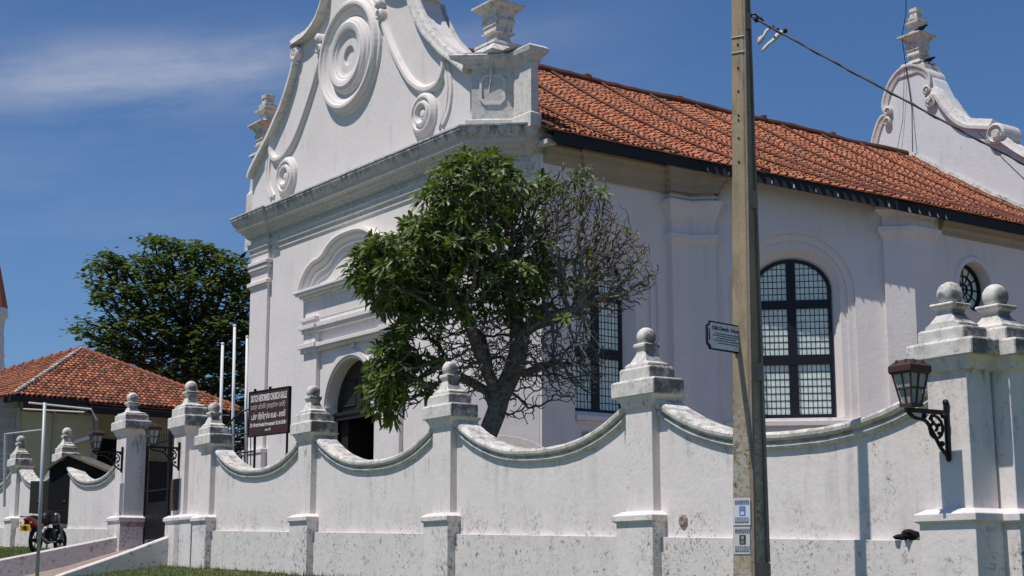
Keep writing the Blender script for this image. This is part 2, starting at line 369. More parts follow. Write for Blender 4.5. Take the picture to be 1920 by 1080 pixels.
# ------------------------------------------------------------------ setting
def build_ground():
    ss = sorted(set([-900, -500, -250, -120, -60, -30] + list(np.arange(-20, 50, 1.0)) + [21.9, 22.0, 24.5, 25.25, 25.35, 25.5, 60, 90, 140, 250, 500, 900]))
    ds = sorted(set([-900, -500, -250, -120, -60, -30, -15, -10, -8] + list(np.arange(-7, 10, .5)) + [12, 15, 20, 30, 60, 120, 250, 500, 900]))
    mb = MB(); vs = [W.w(s, ground_z(s, d), d) for s in ss for d in ds]; n = len(ds)
    fs = [(i * n + j, i * n + j + 1, (i + 1) * n + j + 1, (i + 1) * n + j) for i in range(len(ss) - 1) for j in range(n - 1)]
    mb.add(vs, fs); tag(mb.build('ground', M['turf'], smooth=True), kind='structure')
    mb = MB(); mb.add([W.w(s, .006, d) for s, d in ((-300, 9.2), (300, 9.2), (300, 15.5), (-300, 15.5))], [(0, 1, 2, 3)])
    tag(mb.build('road', M['asphalt']), kind='structure')
    mb = MB(); mb.box(W, -300, 300, -.2, .12, 8.95, 9.2); tag(mb.build('kerb', M['concrete']), kind='structure')
    mb = MB(); prof = [(-.9, 2.35), (.0, 2.15), (1.2, 1.80), (2.4, 1.52), (4.0, 1.20), (7.0, .5), (9.0, .14)]
    vs = []; 
    for d, z in prof: vs += [W.w(22.0, z, d), W.w(25.25 + max(0, d - 2) * .3, z, d), W.w(22.0, z - .8, d), W.w(25.25 + max(0, d - 2) * .3, z - .8, d)]
    fs = []
    for i in range(len(prof) - 1):
        b = 4 * i; fs += [(b, b + 1, b + 5, b + 4), (b, b + 4, b + 6, b + 2), (b + 1, b + 3, b + 7, b + 5)]
    mb.add(vs, fs); tag(mb.build('path', M['brick']), kind='structure')
build_ground()
def build_grass():
    mb = MB(); n = 26000
    for _ in range(n):
        s = random.uniform(12, 34); d = random.uniform(.06, 3.2)
        if 21.8 < s < 25.7: continue
        z = ground_z(s, d); p = W.w(s, z - .01, d); h = random.uniform(.03, .085) * (1.7 if d < .25 and random.random() < .4 else 1); q = random.uniform(0, pi); w = .007
        lean = np.array([random.uniform(-.03, .03), random.uniform(-.03, .03), 0]); sx = np.array([cos(q) * w, sin(q) * w, 0])
        mb.add([p - sx, p + sx, p + lean + np.array([0, 0, h])], [(0, 1, 2)], random.random() ** 1.5)
    tag(mb.build('grass', M['grass_blade'], tint=True), 'short patchy green grass growing along the foot of the white wall', 'grass', kind='stuff')
build_grass()

# ------------------------------------------------------------------ street boundary wall
def pillar(s, parent, hw=.285, extra=0., dd=0., depth=.42, flare=False, seed=0, capx=1., br=.127, q=1.):
    z = zp(s); G = ground_z(s, 0); f = W.sub(s, dd)
    mb = MB(); mb.stack(f, 0, -depth / 2 + .02, [(hw + .09, depth / 2 + .07, G - .4), (hw + .09, depth / 2 + .07, z + .17)])
    mb.stack(f, 0, -depth / 2 + .02, [(hw + .09, depth / 2 + .07, z + .165), (hw + .13, depth / 2 + .11, z + .19), (hw + .13, depth / 2 + .11, z + .26), (hw + .03, depth / 2 + .03, z + .31)])
    H = z + 1.62 + extra
    mb.stack(f, 0, -depth / 2, [(hw, depth / 2, z + .3), (hw - .012, depth / 2 - .006, H), (hw + .03, depth / 2 + .03, H + .015), (hw + .045, depth / 2 + .045, H + .07), (hw + .11, depth / 2 + .07, H + .13), (hw + .11, depth / 2 + .07, H + .14)])
    shaft = mb.build('pillar', M['wash'], parent, bevel=.012)
    h_ = lambda o: H + .135 + (o - .135) * q
    mb = MB(); a = hw + .165 * capx; b = depth / 2 + .035; dc = .095 - b
    mb.stack(f, 0, dc, [(a, b, h_(.135)), (a + .005, b, h_(.33)), (a - .02, b - .02, h_(.345))])
    mb.stack(f, 0, dc, [(a - .13, b - .04, h_(.33)), (a - .13, b - .04, h_(.49)), (a - .15, b - .06, h_(.505))])
    k = .30 if not flare else .36
    mb.stack(f, 0, dc, [(a - .2, b - .075, h_(.50)), (a - .2, b - .075, h_(.545)), (.17, .14, h_(.58)), (.115, .112, h_(.66)), (.098, .098, h_(.70)), (.10, .10, h_(.73)), (.15 if flare else .125, .15 if flare else .125, h_(.775)), (.15 if flare else .125, .15 if flare else .125, h_(.815)), (.08, .08, h_(.83))])
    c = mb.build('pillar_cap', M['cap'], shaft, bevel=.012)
    random.seed(seed + 50); mb = MB(); mb.ball(f.w(0, h_(.785) + br * .95, dc), br, 20, .012)
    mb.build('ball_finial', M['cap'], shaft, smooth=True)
    return shaft
def swag_panel(s1, s0, parent, e1=1.66, e0=1.66, low=1.13, power=2.5, bias=0.):
    "wall length from s1 (left) down to s0 (right) with a hanging curve and a moulded coping"
    n = 26; top = []
    for i in range(n + 1):
        t = i / n; s = s1 + (s0 - s1) * t; q = 2 * t - 1; e = e1 if q < 0 else e0
        top.append((s, zp(s) + low + (e - low) * abs(q) ** power))
    gl = [(s0, ground_z(s0, 0) - .4), (s1, ground_z(s1, 0) - .4)]
    mb = MB(); mb.prism(W, top + gl, d0=-.12, d1=-.38); mb.build('wall_panel', M['wash'], parent)
    mb = MB(); mb.prism(W, [(s1, zp(s1)), (s0, zp(s0)), (s0, ground_z(s0, 0) - .4), (s1, ground_z(s1, 0) - .4)], d0=-.045, d1=-.40); mb.build('plinth', M['plinth'], parent, bevel=.012)
    prof = [(-.125, -.119), (-.118, -.085), (-.09, -.068), (-.062, -.074), (-.05, -.10), (-.038, -.102), (-.028, -.062), (.0, -.034), (.035, -.03), (.062, -.05), (.075, -.085), (.075, -.42), (-.03, -.43), (-.07, -.385)]
    mb = MB(); vs = []; k = len(prof)
    for i, (s, z) in enumerate(top):
        a = np.array(top[max(0, i - 1)]); b = np.array(top[min(n, i + 1)]); t = (b - a) / np.linalg.norm(b - a); nn = np.array([-t[1], t[0]]); nn = nn if nn[1] > 0 else -nn
        for up, d in prof:
            w = random.uniform(-.004, .004); vs.append(W.w(s + nn[0] * (up + w), z + nn[1] * (up + w), d))
    fs = [(i * k + j, (i + 1) * k + j, (i + 1) * k + (j + 1) % k, i * k + (j + 1) % k) for i in range(n) for j in range(k)] + [tuple(range(k)), tuple(reversed(range(n * k, n * k + k)))]
    mb.add(vs, fs); mb.build('coping', M['coping'], parent)
wr = empty('boundary_wall', W.w(10, 1.4, 0), 'long whitewashed wall with hanging curved coping and ball-topped pillars, right of the gate', 'wall')
for i, s in enumerate((19.98, 15.1, 10.1, 5.06)): pillar(s, wr, seed=i)
for a, b in ((19.7, 15.38), (14.82, 10.38), (9.82, 5.34)): swag_panel(a, b, wr)
swag_panel(4.78, .2, wr, 1.64, 1.52, 1.12, 2.5)
mb = MB(); mb.prism(W, [(21.3, zp(21) + 1.7), (20.2, zp(20) + 1.7), (20.2, 1.3), (21.3, 1.3)], d0=-.1, d1=-.38); mb.build('wall_panel', M['wash'], wr)
mb = MB(); mb.stack(W, 20.95, -.21, [(.5, .30, 1.5), (.5, .30, zp(21) + .17), (.54, .34, zp(21) + .2), (.54, .34, zp(21) + .27), (.45, .26, zp(21) + .33)]); mb.build('plinth', M['wash'], wr, bevel=.012)
# broken plaster boss low on the wall and a wad of dark cloth on the plinth ledge
c0 = W.w(4.33, 2.24, -.12); mb = MB(); mb.lathe(c0, W.n, [(.085, -.01), (.08, .018), (.05, .03), (.02, .022), (0.001, .02)], 9); mb.build('plaster_boss', simple('bare_clay_patch', (.36, .29, .22), (.22, .18, .14), 30), wr)
wl = empty('boundary_wall', W.w(31, 2.1, 0), 'shorter whitewashed wall with curved coping behind the motorcycle, left of the gate', 'wall')
for i, s in enumerate((30.5, 35.1)): pillar(s, wl, seed=10 + i)
swag_panel(34.8, 30.8, wl, 1.66, 1.66, 1.2); swag_panel(30.2, 25.8, wl, 1.66, 1.62, 1.14); swag_panel(41, 35.4, wl)
def gate_pier(s, dd, hw, depth, extra, label, flare=True, br=.14, q=1., group='tall ball-topped gate piers'):
    t = empty('gate_pier', W.w(s, ground_z(s, 0), dd), label, 'gate pier', group)
    p = pillar(s, t, hw, extra, dd, depth, flare, int(s * 3) + 5, 1., br, q); return t
gate_pier(25.5, 0, .36, .58, .58, 'ball-topped white gate pier left of the iron gate, red-stained at its foot', q=.98)
gate_pier(21.55, 0, .36, .55, .44, 'white gate pier right of the iron gate, smoothest and whitest ball finial', q=1.16)
gate_pier(-.02, .0, .265, .36, .035, 'nearest white pier at right of photo carrying the large wall lantern', br=.13, q=.82)
gate_pier(-.20, -.39, .28, .5, .035, 'white pier with ball finial stepped back behind the lantern pier, at right edge', br=.13, q=.82)
mb = MB(); mb.box(W, 25.06, 25.052, 2.28, 2.62, -.62, .07); mb.box(W, 25.045, 25.04, 2.70, 2.80, -.63, .08)
st_ = mb.build('damp_stain', simple('red_brown_damp', (.30, .17, .14), (.52, .44, .41), 7, .9, .1), [o for o in bpy.data.objects if o.get('label', '').startswith('ball-topped white gate pier left')][0])
def low_wall(s0, s1, prof, label):
    mb = MB(); f = W.side(s0)  # runs outward along the wall normal
    vs = []
    for d, z in prof:
        vs += [W.w(s0, z, d), W.w(s1, z, d), W.w(s1, z - 1.3, d), W.w(s0, z - 1.3, d)]
    fs = []
    for i in range(len(prof) - 1):
        b = 4 * i
        for j in range(4): fs.append((b + j, b + (j + 1) % 4, b + 4 + (j + 1) % 4, b + 4 + j))
    fs += [(0, 1, 2, 3), tuple(4 * (len(prof) - 1) + j for j in (3, 2, 1, 0))]
    mb.add(vs, fs); o = mb.build('low_wall', M['plinth'], bevel=.03); tag(o, label, 'wall', 'low walls flanking the gate path')
low_wall(21.75, 22.0, [(.05, 2.42), (1.11, 2.03), (2.28, 1.63), (2.6, 1.5), (3.6, 1.2)], 'low sloping white kerb wall right of the brick path, nearest the grass')
low_wall(25.2, 25.5, [(.05, 2.48), (1.56, 2.17), (2.74, 1.93), (4.6, 1.6), (6.5, 1.2)], 'low sloping white kerb wall left of the brick path, beside the motorcycle')
def lump():
    random.seed(3); mb = MB(); c = W.w(.62, 2.0, -.07)
    mb.ball(c, .07, 10, .3, (1.3, 1.1, .75)); mb.ball(W.w(.74, 1.975, -.07), .045, 8, .35, (1.6, 1, .7))
    tag(mb.build('cloth_wad', M['canopy']), 'small crumpled dark rag on the wall plinth ledge below the big lantern', 'rag')
lump()

# ------------------------------------------------------------------ lanterns
def lantern(s, d0, zr, reach, label, sc=1.):
    t = empty('wall_lantern', W.w(s, zr, d0), label, 'wall lamp', 'lanterns on scrolled iron brackets')
    f = W.side(s, d0)              # a = outward from the pier, d = sideways
    mb = MB(); mb.tube([f.w(.02, zr - .44 * sc), f.w(.02, zr + .06 * sc)], .028 * sc, 6); mb.ball(f.w(.02, zr + .08 * sc), .035 * sc, 8); mb.ball(f.w(.02, zr - .46 * sc), .03 * sc, 8, 0, (1, 1, 1.6))
    mb.build('wall_plate', M['black_iron'], t)
    mb = MB(); mb.box(f, 0, reach + .08, zr - .045 * sc, zr, -.018, .018)
    cur = spline([(reach + .06, zr - .03), (reach - .03, zr - .09), (reach * .62, zr - .12 * sc), (reach * .42, zr - .24 * sc), (reach * .22, zr - .38 * sc), (.02, zr - .45 * sc)], 6)
    mb.tube([f.w(a, z) for a, z in cur], .02 * sc, 6)
    sp = [(.19 * sc + (.135 - .12 * k / 22) * sc * cos(k * .42 + 1.2), zr - .19 * sc + (.135 - .12 * k / 22) * sc * sin(k * .42 + 1.2)) for k in range(23)]
    mb.tube([f.w(a, z) for a, z in sp], .016 * sc, 6)
    for a, z, r in ((.06, -.05, .035), (.33, -.07, .03), (.10, -.33, .03), (.24, -.09, .025)): mb.ball(f.w(a * sc, zr + z * sc), r * sc, 8)
    for k in range(5): mb.ball(f.w(.19 * sc + .07 * sc * cos(k * 1.25), zr - .19 * sc + .07 * sc * sin(k * 1.25)), .022 * sc, 6)
    mb.build('bracket', M['black_iron'], t)
    zb = zr + .01; zt = zb + .34 * sc; hb = .066 * sc; ht = .122 * sc
    mb = MB()
    mb.stack(f, reach, 0, [(hb + .015, hb + .015, zb), (hb + .015, hb + .015, zb + .03)])
    for x in (-1, 0, 1):
        for y in (-1, 0, 1):
            if x == 0 and y == 0: continue
            r = .011 if x and y else .009
            mb.tube([f.w(reach + x * hb, zb + .02, y * hb), f.w(reach + x * ht, zt, y * ht)], r * sc, 4)
    hm = (hb + ht) / 2
    for x, y in ((1, 0), (-1, 0)): mb.box(f, reach + x * hm - .008, reach + x * hm + .008, (zb + zt) / 2, (zb + zt) / 2 + .016, -hm, hm)
    for x, y in ((0, 1), (0, -1)): mb.box(f, reach - hm, reach + hm, (zb + zt) / 2, (zb + zt) / 2 + .016, y * hm - .008, y * hm + .008)
    mb.stack(f, reach, 0, [(ht + .012, ht + .012, zt - .02), (ht + .024, ht + .024, zt + .0), (ht + .024, ht + .024, zt + .055), (ht + .02, ht + .02, zt + .06), (ht * .72, ht * .72, zt + .115), (ht * .55, ht * .55, zt + .12), (.03, .03, zt + .125)])
    for x in (-.5, .5):
        for y in (-1, 1):
            mb.stack(f, reach + x * ht, y * ht * .86, [(.028, .024, zt + .055), (.004, .016, zt + .115)]); mb.stack(f, reach + y * ht * .86, x * ht, [(.024, .028, zt + .055), (.016, .004, zt + .115)])
    mb.build('lantern_frame', M['rust_iron'], t)
    mb = MB(); mb.stack(f, reach, 0, [(hb - .01, hb - .01, zb + .03), (ht - .012, ht - .012, zt - .02)]); mb.build('glass', M['lamp_glass'], t)
lantern(-.02, .0, 3.19, .5, 'largest lantern, maroon with frosted glass, on the right-hand pier')
lantern(25.32, .0, 4.46, .66, 'small lantern on the pier left of the iron gate, above the motorcycle side', 1.0)
lantern(21.5, .0, 4.30, .62, 'small lantern on the pier right of the iron gate, hanging before the gate bars', 1.0)
mb = MB(); mb.box(W, 21.47, 21.80, 2.95, 3.62, .0, .07); tag(mb.build('notice_box', simple('brown_board', (.07, .045, .035), (.10, .065, .05), 12), bevel=.01), 'narrow dark brown board fixed to the gate pier below its small lantern', 'board')

# ------------------------------------------------------------------ gate
def gate():
    t = empty('iron_gate', W.w(23.5, 2.2, -.5), 'tall black barred iron gate standing between two white piers', 'gate')
    for a, b, dd in ((21.95, 23.5, -.5), (23.52, 25.1, -.5)):
        mb = MB(); 
        for z in (2.42, 3.5, 4.6): mb.box(W, a, b, z, z + .04, dd - .015, dd + .015)
        for x in (a, b - .05): mb.box(W, x, x + .05, 2.3, 4.85, dd - .025, dd + .025)
        mb.build('gate_frame', M['black_iron'], t)
        mb = MB(); x = a + .13
        while x < b - .08: mb.tube([W.w(x, 2.4, dd), W.w(x, 4.8, dd)], .009, 5); x += .12
        mb.box(W, a + .05, b - .05, 2.4, 3.25, dd - .008, dd + .004)
        mb.build('gate_bars', M['black_iron'], t)
gate()

# ------------------------------------------------------------------ church
CH = empty('church', F.w(5.7, 3, 0), 'large white gabled colonial church with red tiled roof and paned windows', 'church')
A_ = S.w(0, 0, 0); B_ = S.w(B_S, 0, B_OFF); FC = 5.7
ZC = 11.83
# plan of the outline, starting at the left of the front
pierA = [F.w(-.6, 0, -.77), F.w(-.6, 0, -.60), F.w(-1.3, 0, -.60), F.w(-1.3, 0, -2.0)]
def body():
    # front wall with the arched doorway
    dc, dw, dsp = 5.40, 1.22, 5.72
    arch = [(dc - dw, 2.55)] + [(dc - dw, dsp)] + arcpts((dc, dsp), dw, pi, 0, 22)[1:] + [(dc + dw, 2.55)]
    # the arch list runs from the right jamb over the crown to the left jamb
    mb = MB(); outer = [(0, 2.5), (11.1, 2.5), (11.1, 11.5), (0, 11.5)]
    mb.prism(F, outer, [arch], 0, -.36); front = mb.build('front_wall', M['church'], CH)
    # chamfered corner, corner pier, long-side walls
    mb = MB(); f = Fr(F.P, 0); K = F.w(0, 0, 0); E = np.array([.612, 33.985, 0]); dv = E - K; ln = np.linalg.norm(dv); az = math.degrees(atan2(dv[0], dv[1]))
    fc = Fr(K, az, True); mb.prism(fc, [(0, 2.5), (ln, 2.5), (ln, 11.5), (0, 11.5)], d0=0, d1=-.5)
    mb.build('corner_wall', M['church'], CH)
    # side wall, first bay, with window niche
    def bay(fr, a0, a1, z1a, z1b, wc, name, hw=.80, nh=1.62, rec=.46):
        # niche outline and window opening
        win = [(wc - hw, 5.22)] + arcpts((wc, 8.28), hw, pi, 0, 22, .78) + [(wc + hw, 5.22)]
        nh2 = nh - .17
        ni = [(wc - nh, 5.15)] + arcpts((wc, 8.15), nh, pi, 0, 28, 1.5) + [(wc + nh, 5.15)]
        ni2 = [(wc - nh2, 5.16)] + arcpts((wc, 8.12), nh2, pi, 0, 28, 1.36) + [(wc + nh2, 5.16)]
        mb = MB(); out = [(a0, 2.5), (a1, 2.5), (a1, z1b), (a0, z1a)]
        mb.prism(fr, out, [ni], 0, -.07, back=False)
        mb.prism(fr, [(p[0] + (1e-3 if p[0] > wc else -1e-3), p[1]) for p in ni], [ni2], -.07, -.13, back=False)
        # splayed reveal from the inner niche to the window frame
        n = len(ni2); k = len(win)
        mb.prism(fr, ni2, [[(wc + (p[0] - wc) * (1.32 if hw < .9 else 1.24), 5.22 + (p[1] - 5.22) * 1.055 if p[1] > 5.3 else p[1]) for p in win]], -.13, -.14, back=False)
        o2 = [(wc + (p[0] - wc) * (1.32 if hw < .9 else 1.24), 5.22 + (p[1] - 5.22) * 1.055 if p[1] > 5.3 else p[1]) for p in win]
        V = [fr.w(p[0], p[1], -.13) for p in o2] + [fr.w(p[0], p[1], -rec) for p in win]
        mb.add(V, [(i, (i + 1) % k, k + (i + 1) % k, k + i) for i in range(k)])
        return mb.build(name, M['church'], CH)
    bay(S, -4.5, -.02, 11.62, 11.62, -2.6, 'side_wall', .78)
    L2 = float(np.linalg.norm(B_ - A_))
    bay(S2, .02, L2, 11.6, 10.24, 2.42, 'side_wall', .92, 1.48, .38)
    # outer bay with the round window
    oc = (6.05, 8.5); hole = arcpts(oc, .62, 0, 2 * pi, 32)[:-1]
    mb = MB(); mb.prism(S3, [(B_S, 2.5), (9.2, 2.5), (9.2, 10.24), (B_S, 10.24)], [hole], 0, -.5)
    mb.build('side_wall', M['church'], CH)
    # remaining sides, out of the photograph but closing the building
    G1 = S.w(12.9, 0, 0); G0 = S.w(9.2, 0, B_OFF); R1 = S.w(16.6, 0, 0); R2 = S.w(16.6, 0, -13.4); L1 = F.w(12.6, 0, -2.0); Lf = F.w(11.3, 0, -.3)
    mb = MB()
    for p, q, z in ((G0, G1, 10.2), (G1, R1, 11.4), (R1, R2, 11.4), (R2, L1, 11.4), (L1, Lf, 11.4)):
        dv = q - p; ln = np.linalg.norm(dv); fr = Fr(p, math.degrees(atan2(dv[0], dv[1])), True); mb.prism(fr, [(0, 2.5), (ln, 2.5), (ln, z), (0, z)], d0=0, d1=-.4)
    mb.build('rear_wall', M['church'], CH)
    # plain dark door in the arch with panelled tympanum, lower half open to the dark inside
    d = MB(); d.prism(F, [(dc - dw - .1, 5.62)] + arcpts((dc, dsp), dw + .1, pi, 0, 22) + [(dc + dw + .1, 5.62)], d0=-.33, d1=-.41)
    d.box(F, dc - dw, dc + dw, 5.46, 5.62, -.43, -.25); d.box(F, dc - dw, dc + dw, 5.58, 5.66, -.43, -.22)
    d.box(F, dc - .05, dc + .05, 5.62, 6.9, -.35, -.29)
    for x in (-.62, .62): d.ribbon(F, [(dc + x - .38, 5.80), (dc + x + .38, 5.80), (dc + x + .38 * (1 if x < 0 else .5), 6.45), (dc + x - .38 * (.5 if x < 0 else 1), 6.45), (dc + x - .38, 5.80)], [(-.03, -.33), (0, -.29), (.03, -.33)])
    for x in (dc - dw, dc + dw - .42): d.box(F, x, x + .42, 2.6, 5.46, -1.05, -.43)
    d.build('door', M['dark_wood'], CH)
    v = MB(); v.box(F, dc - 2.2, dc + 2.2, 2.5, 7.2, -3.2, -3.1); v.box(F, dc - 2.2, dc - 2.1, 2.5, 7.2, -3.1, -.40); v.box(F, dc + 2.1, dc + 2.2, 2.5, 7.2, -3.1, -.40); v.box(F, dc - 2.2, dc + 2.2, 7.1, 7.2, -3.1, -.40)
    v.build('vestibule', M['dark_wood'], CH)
    # pilasters on the front: left end, and piers of the doorway
    mb = MB()
    mb.box(F, 9.95, 11.0, 2.5, 10.5, .004, .10)
    for z0, z1, o in ((9.50, 9.56, .13), (9.56, 9.67, .18), (9.67, 9.71, .12), (9.94, 10.0, .13), (10.0, 10.08, .18), (10.08, 10.13, .15), (10.13, 10.23, .22)):
        mb.box(F, 9.95 - o + .1, 11.0 + o - .1, z0, z1, 0, o)
    mb.box(F, 9.90, 11.05, 2.5, 4.85, 0, .17); mb.box(F, 9.86, 11.09, 4.85, 4.97, 0, .20)
    mb.build('pilaster', M['relief'], CH, bevel=.012)
    mb = MB(); c = 5.25
    for sgn in (-1, 1):
        x0, x1 = c + sgn * 1.72, c + sgn * 2.42; a0, a1 = min(x0, x1), max(x0, x1)
        mb.box(F, a0, a1, 2.5, 7.30, .0, .12); mb.box(F, a0 - .05, a1 + .05, 5.56, 5.68, 0, .16)
        mb.box(F, a0 - .05, a1 + .05, 7.28, 7.40, .002, .20); mb.box(F, a0 - .10, a1 + .10, 7.40, 7.53, .001, .26)
        mb.box(F, a0 + .04, a1 - .02, 7.53, 7.80, .002, .15)
        mb.box(F, a0 - .02, a1 + .02, 7.80, 7.90, .001, .19); mb.box(F, a0 - .08, a1 + .08, 7.90, 8.01, .002, .27); mb.box(F, a0 - .04, a1 + .04, 8.01, 8.12, .002, .17); mb.box(F, a0 - .06, a1 + .06, 8.12, 8.22, .001, .23)
    mb.box(F, c - 2.3, c + 2.3, 7.30, 7.39, .001, .13); mb.box(F, c - 2.35, c + 2.35, 7.39, 7.49, .0, .21)
    mb.box(F, c - 2.35, c + 2.35, 7.82, 7.92, .0, .12); mb.box(F, c - 2.4, c + 2.4, 7.92, 8.04, .003, .18); mb.box(F, c - 2.3, c + 2.3, 8.04, 8.14, .004, .09)
    mb.box(F, c - 2.42, c + 2.42, 8.14, 8.68, .0, .10)
    for k in (-1.9, -.1, 1.7): mb.box(F, c + k, c + k + .12, 7.18, 7.30, .002, .07)
    for zz, o, ov in ((8.68, .15, 2.48), (8.75, .22, 2.56), (8.82, .31, 2.64), (8.89, .34, 2.74)): mb.box(F, c - ov, c + ov, zz, zz + .07, .002, o)
    mb.build('door_surround', M['relief'], CH, bevel=.01)
    # imposts of the arch
    mb = MB()
    for x in (dc - dw - .06, dc + dw - .08): mb.box(F, x, x + .14, 5.64, 5.78, -.3, .06)
    mb.ribbon(F, arcpts((dc, dsp + .06), dw + .02, 0, pi, 22), [(-.0, .001), (-.0, .05), (-.14, .05), (-.14, .001)])
    mb.build('arch_moulding', M['relief'], CH)
    # three-lobed pediment over the door
    half = [(2.95, 9.12), (2.72, 9.45), (2.36, 9.74), (1.98, 9.87), (1.70, 9.90), (1.44, 9.98), (1.16, 10.15), (.8, 10.28), (.4, 10.34), (0, 10.35)]; half = [(a * .90, z - .16) for a, z in half]
    pts = spline([(c + a, z) for a, z in half] + [(c - a, z) for a, z in reversed(half[:-1])], 5)
    mb = MB(); mb.ribbon(F, pts, [(-.02, .0), (-.02, .26), (.05, .28), (.09, .20), (.15, .19), (.24, .12), (.31, .11), (.33, .06), (.48, .05), (.52, .0)])
    inner = [(c + (p[0] - c) * .8, 8.96 + (p[1] - 8.96) * .66) for p in pts]
    mb.prism(F, inner, d0=.03, d1=.0, back=False); mb.build('pediment', M['relief'], CH)
body()

def cornices():
    # outline for the main front entablature, left to right, breaking forward over the pilaster and round the splayed corner
    path = [F.w(11.0, 0, -1.6), F.w(11.0, 0, .09), F.w(9.95, 0, .09), F.w(9.95, 0, 0), F.w(0.02, 0, .0), np.array([.36, 34.0, 0]), np.array([.36, 34.0, 0]) + S.e * .36]
    prof = [(0, 10.46), (.04, 10.47), (.04, 10.60), (.09, 10.62), (.09, 10.74), (.12, 10.78), (.03, 10.80), (.03, 10.92), (.08, 10.95), (.14, 11.00), (.16, 11.07), (.22, 11.09), (.24, 11.16), (.34, 11.20), (.35, 11.31), (.39, 11.33), (.43, 11.41), (.47, 11.50), (.47, 11.55), (0, 11.60)]
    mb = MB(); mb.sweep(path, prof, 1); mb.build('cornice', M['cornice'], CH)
    mb = MB(); mb.sweep(path, [(.10, 11.60), (.465, 11.552), (.49, 11.56), (.485, 11.60), (.10, 11.64)], 1); mb.build('cornice_ledge', M['stain_top'], CH)
    # mouldings under the eaves of the first side bay, breaking forward at the folded pilaster
    n2 = S2.n
    p = [S.w(-4.4, 0, .0), S.w(-3.2, 0, 0), S.w(-3.2, 0, .08), S.w(-.74, 0, .08), S.w(-.74, 0, .26)]
    # corner of the folded pilaster face
    def fold(o):
        # intersection of the two bay planes pushed out by o
        n1, nb = S.n[:2], n2[:2]; return np.array([*(A_[:2] + (n1 + nb) * o / (1 + float(np.dot(n1, nb)))), 0])
    p2 = [S.w(-.74, 0, .26), fold(.26), S2.w(.74, 0, .26), S2.w(.74, 0, 0)]
    pr = [(0, 10.62), (.05, 10.64), (.05, 10.77), (.13, 10.82), (.15, 10.90), (.24, 10.95), (.26, 11.04), (.35, 11.11), (.35, 11.17), (0, 11.19)]
    mb = MB(); mb.sweep(p[:2] + p[2:4], pr, 1); mb.sweep([S.w(-.76, 0, 0)] + p2, pr, 1)
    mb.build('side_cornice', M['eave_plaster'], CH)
    def folded(mb, o, prof, w=.74): mb.sweep([S.w(-w, 0, 0), S.w(-w, 0, o), fold(o), S2.w(w, 0, o), S2.w(w, 0, 0)], prof, 1)
    mb = MB(); folded(mb, .16, [(0, 2.5), (0, 10.64), (-.5, 10.64), (-.5, 2.5)], .66)
    folded(mb, .16, [(0, 9.36), (.05, 9.40), (.05, 9.46), (.10, 9.50), (.10, 9.62), (0, 9.66)], .66)
    folded(mb, .16, [(0, 9.93), (.04, 9.97), (.04, 10.03), (.10, 10.10), (.16, 10.30), (.20, 10.33), (.20, 10.42), (0, 10.44)], .66)
    folded(mb, .16, [(0, 10.50), (.06, 10.52), (.06, 10.56), (0, 10.58)], .66)
    mb.build('folded_pilaster', M['church'], CH)
    # folded pilaster at the outer corner
    def foldB(o):
        n1, nb = n2[:2], S.n[:2]; return np.array([*(B_[:2] + (n1 + nb) * o / (1 + float(np.dot(n1, nb)))), 0])
    L2 = float(np.linalg.norm(B_ - A_))
    def fB(mb, o, prof, w=.62, w2=.75): mb.sweep([S2.w(L2 - w, 0, 0), S2.w(L2 - w, 0, o), foldB(o), S3.w(B_S + w2, 0, o), S3.w(B_S + w2, 0, 0)], prof, 1)
    mb = MB(); fB(mb, .14, [(0, 2.5), (0, 10.18), (-.45, 10.18), (-.45, 2.5)])
    fB(mb, .14, [(0, 9.42), (.06, 9.46), (.06, 9.52), (.12, 9.56), (.12, 9.68), (0, 9.72)]); fB(mb, .14, [(0, 9.95), (.06, 9.98), (.10, 10.04), (.16, 10.08), (.16, 10.16), (0, 10.18)])
    mb.build('folded_pilaster', M['church'], CH)
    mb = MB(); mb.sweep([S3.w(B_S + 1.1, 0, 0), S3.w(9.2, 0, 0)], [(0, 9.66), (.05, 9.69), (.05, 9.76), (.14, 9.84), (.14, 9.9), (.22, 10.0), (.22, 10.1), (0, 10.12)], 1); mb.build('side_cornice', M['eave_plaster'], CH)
    # sill course and recessed panel under the first side window, low course on the splayed corner
    mb = MB(); mb.box(S, -3.5, -.85, 5.0, 5.12, 0, .10); mb.box(S, -3.45, -.9, 4.93, 5.0, 0, .05); mb.box(S2, .8, L2 - .7, 5.02, 5.14, 0, .09)
    mb.box(S, -4.48, -3.54, 2.5, 11.0, .0, .06)
    mb.box(F, -.9, 3.1, 4.92, 5.06, .0, .12) if False else None
    mb.build('sill_course', M['church'], CH, bevel=.01)
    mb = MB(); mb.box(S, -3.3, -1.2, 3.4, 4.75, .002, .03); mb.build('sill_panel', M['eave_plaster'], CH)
    # ring and arch mouldings
    mb = MB(); oc = (6.05, 8.5)
    mb.lathe(S3.w(oc[0], oc[1], 0), S.n, [(.62, .0), (.63, .05), (.74, .05), (.76, .03), (.80, .0)], 36)
    mb.build('window_ring', M['church'], CH)
cornices()

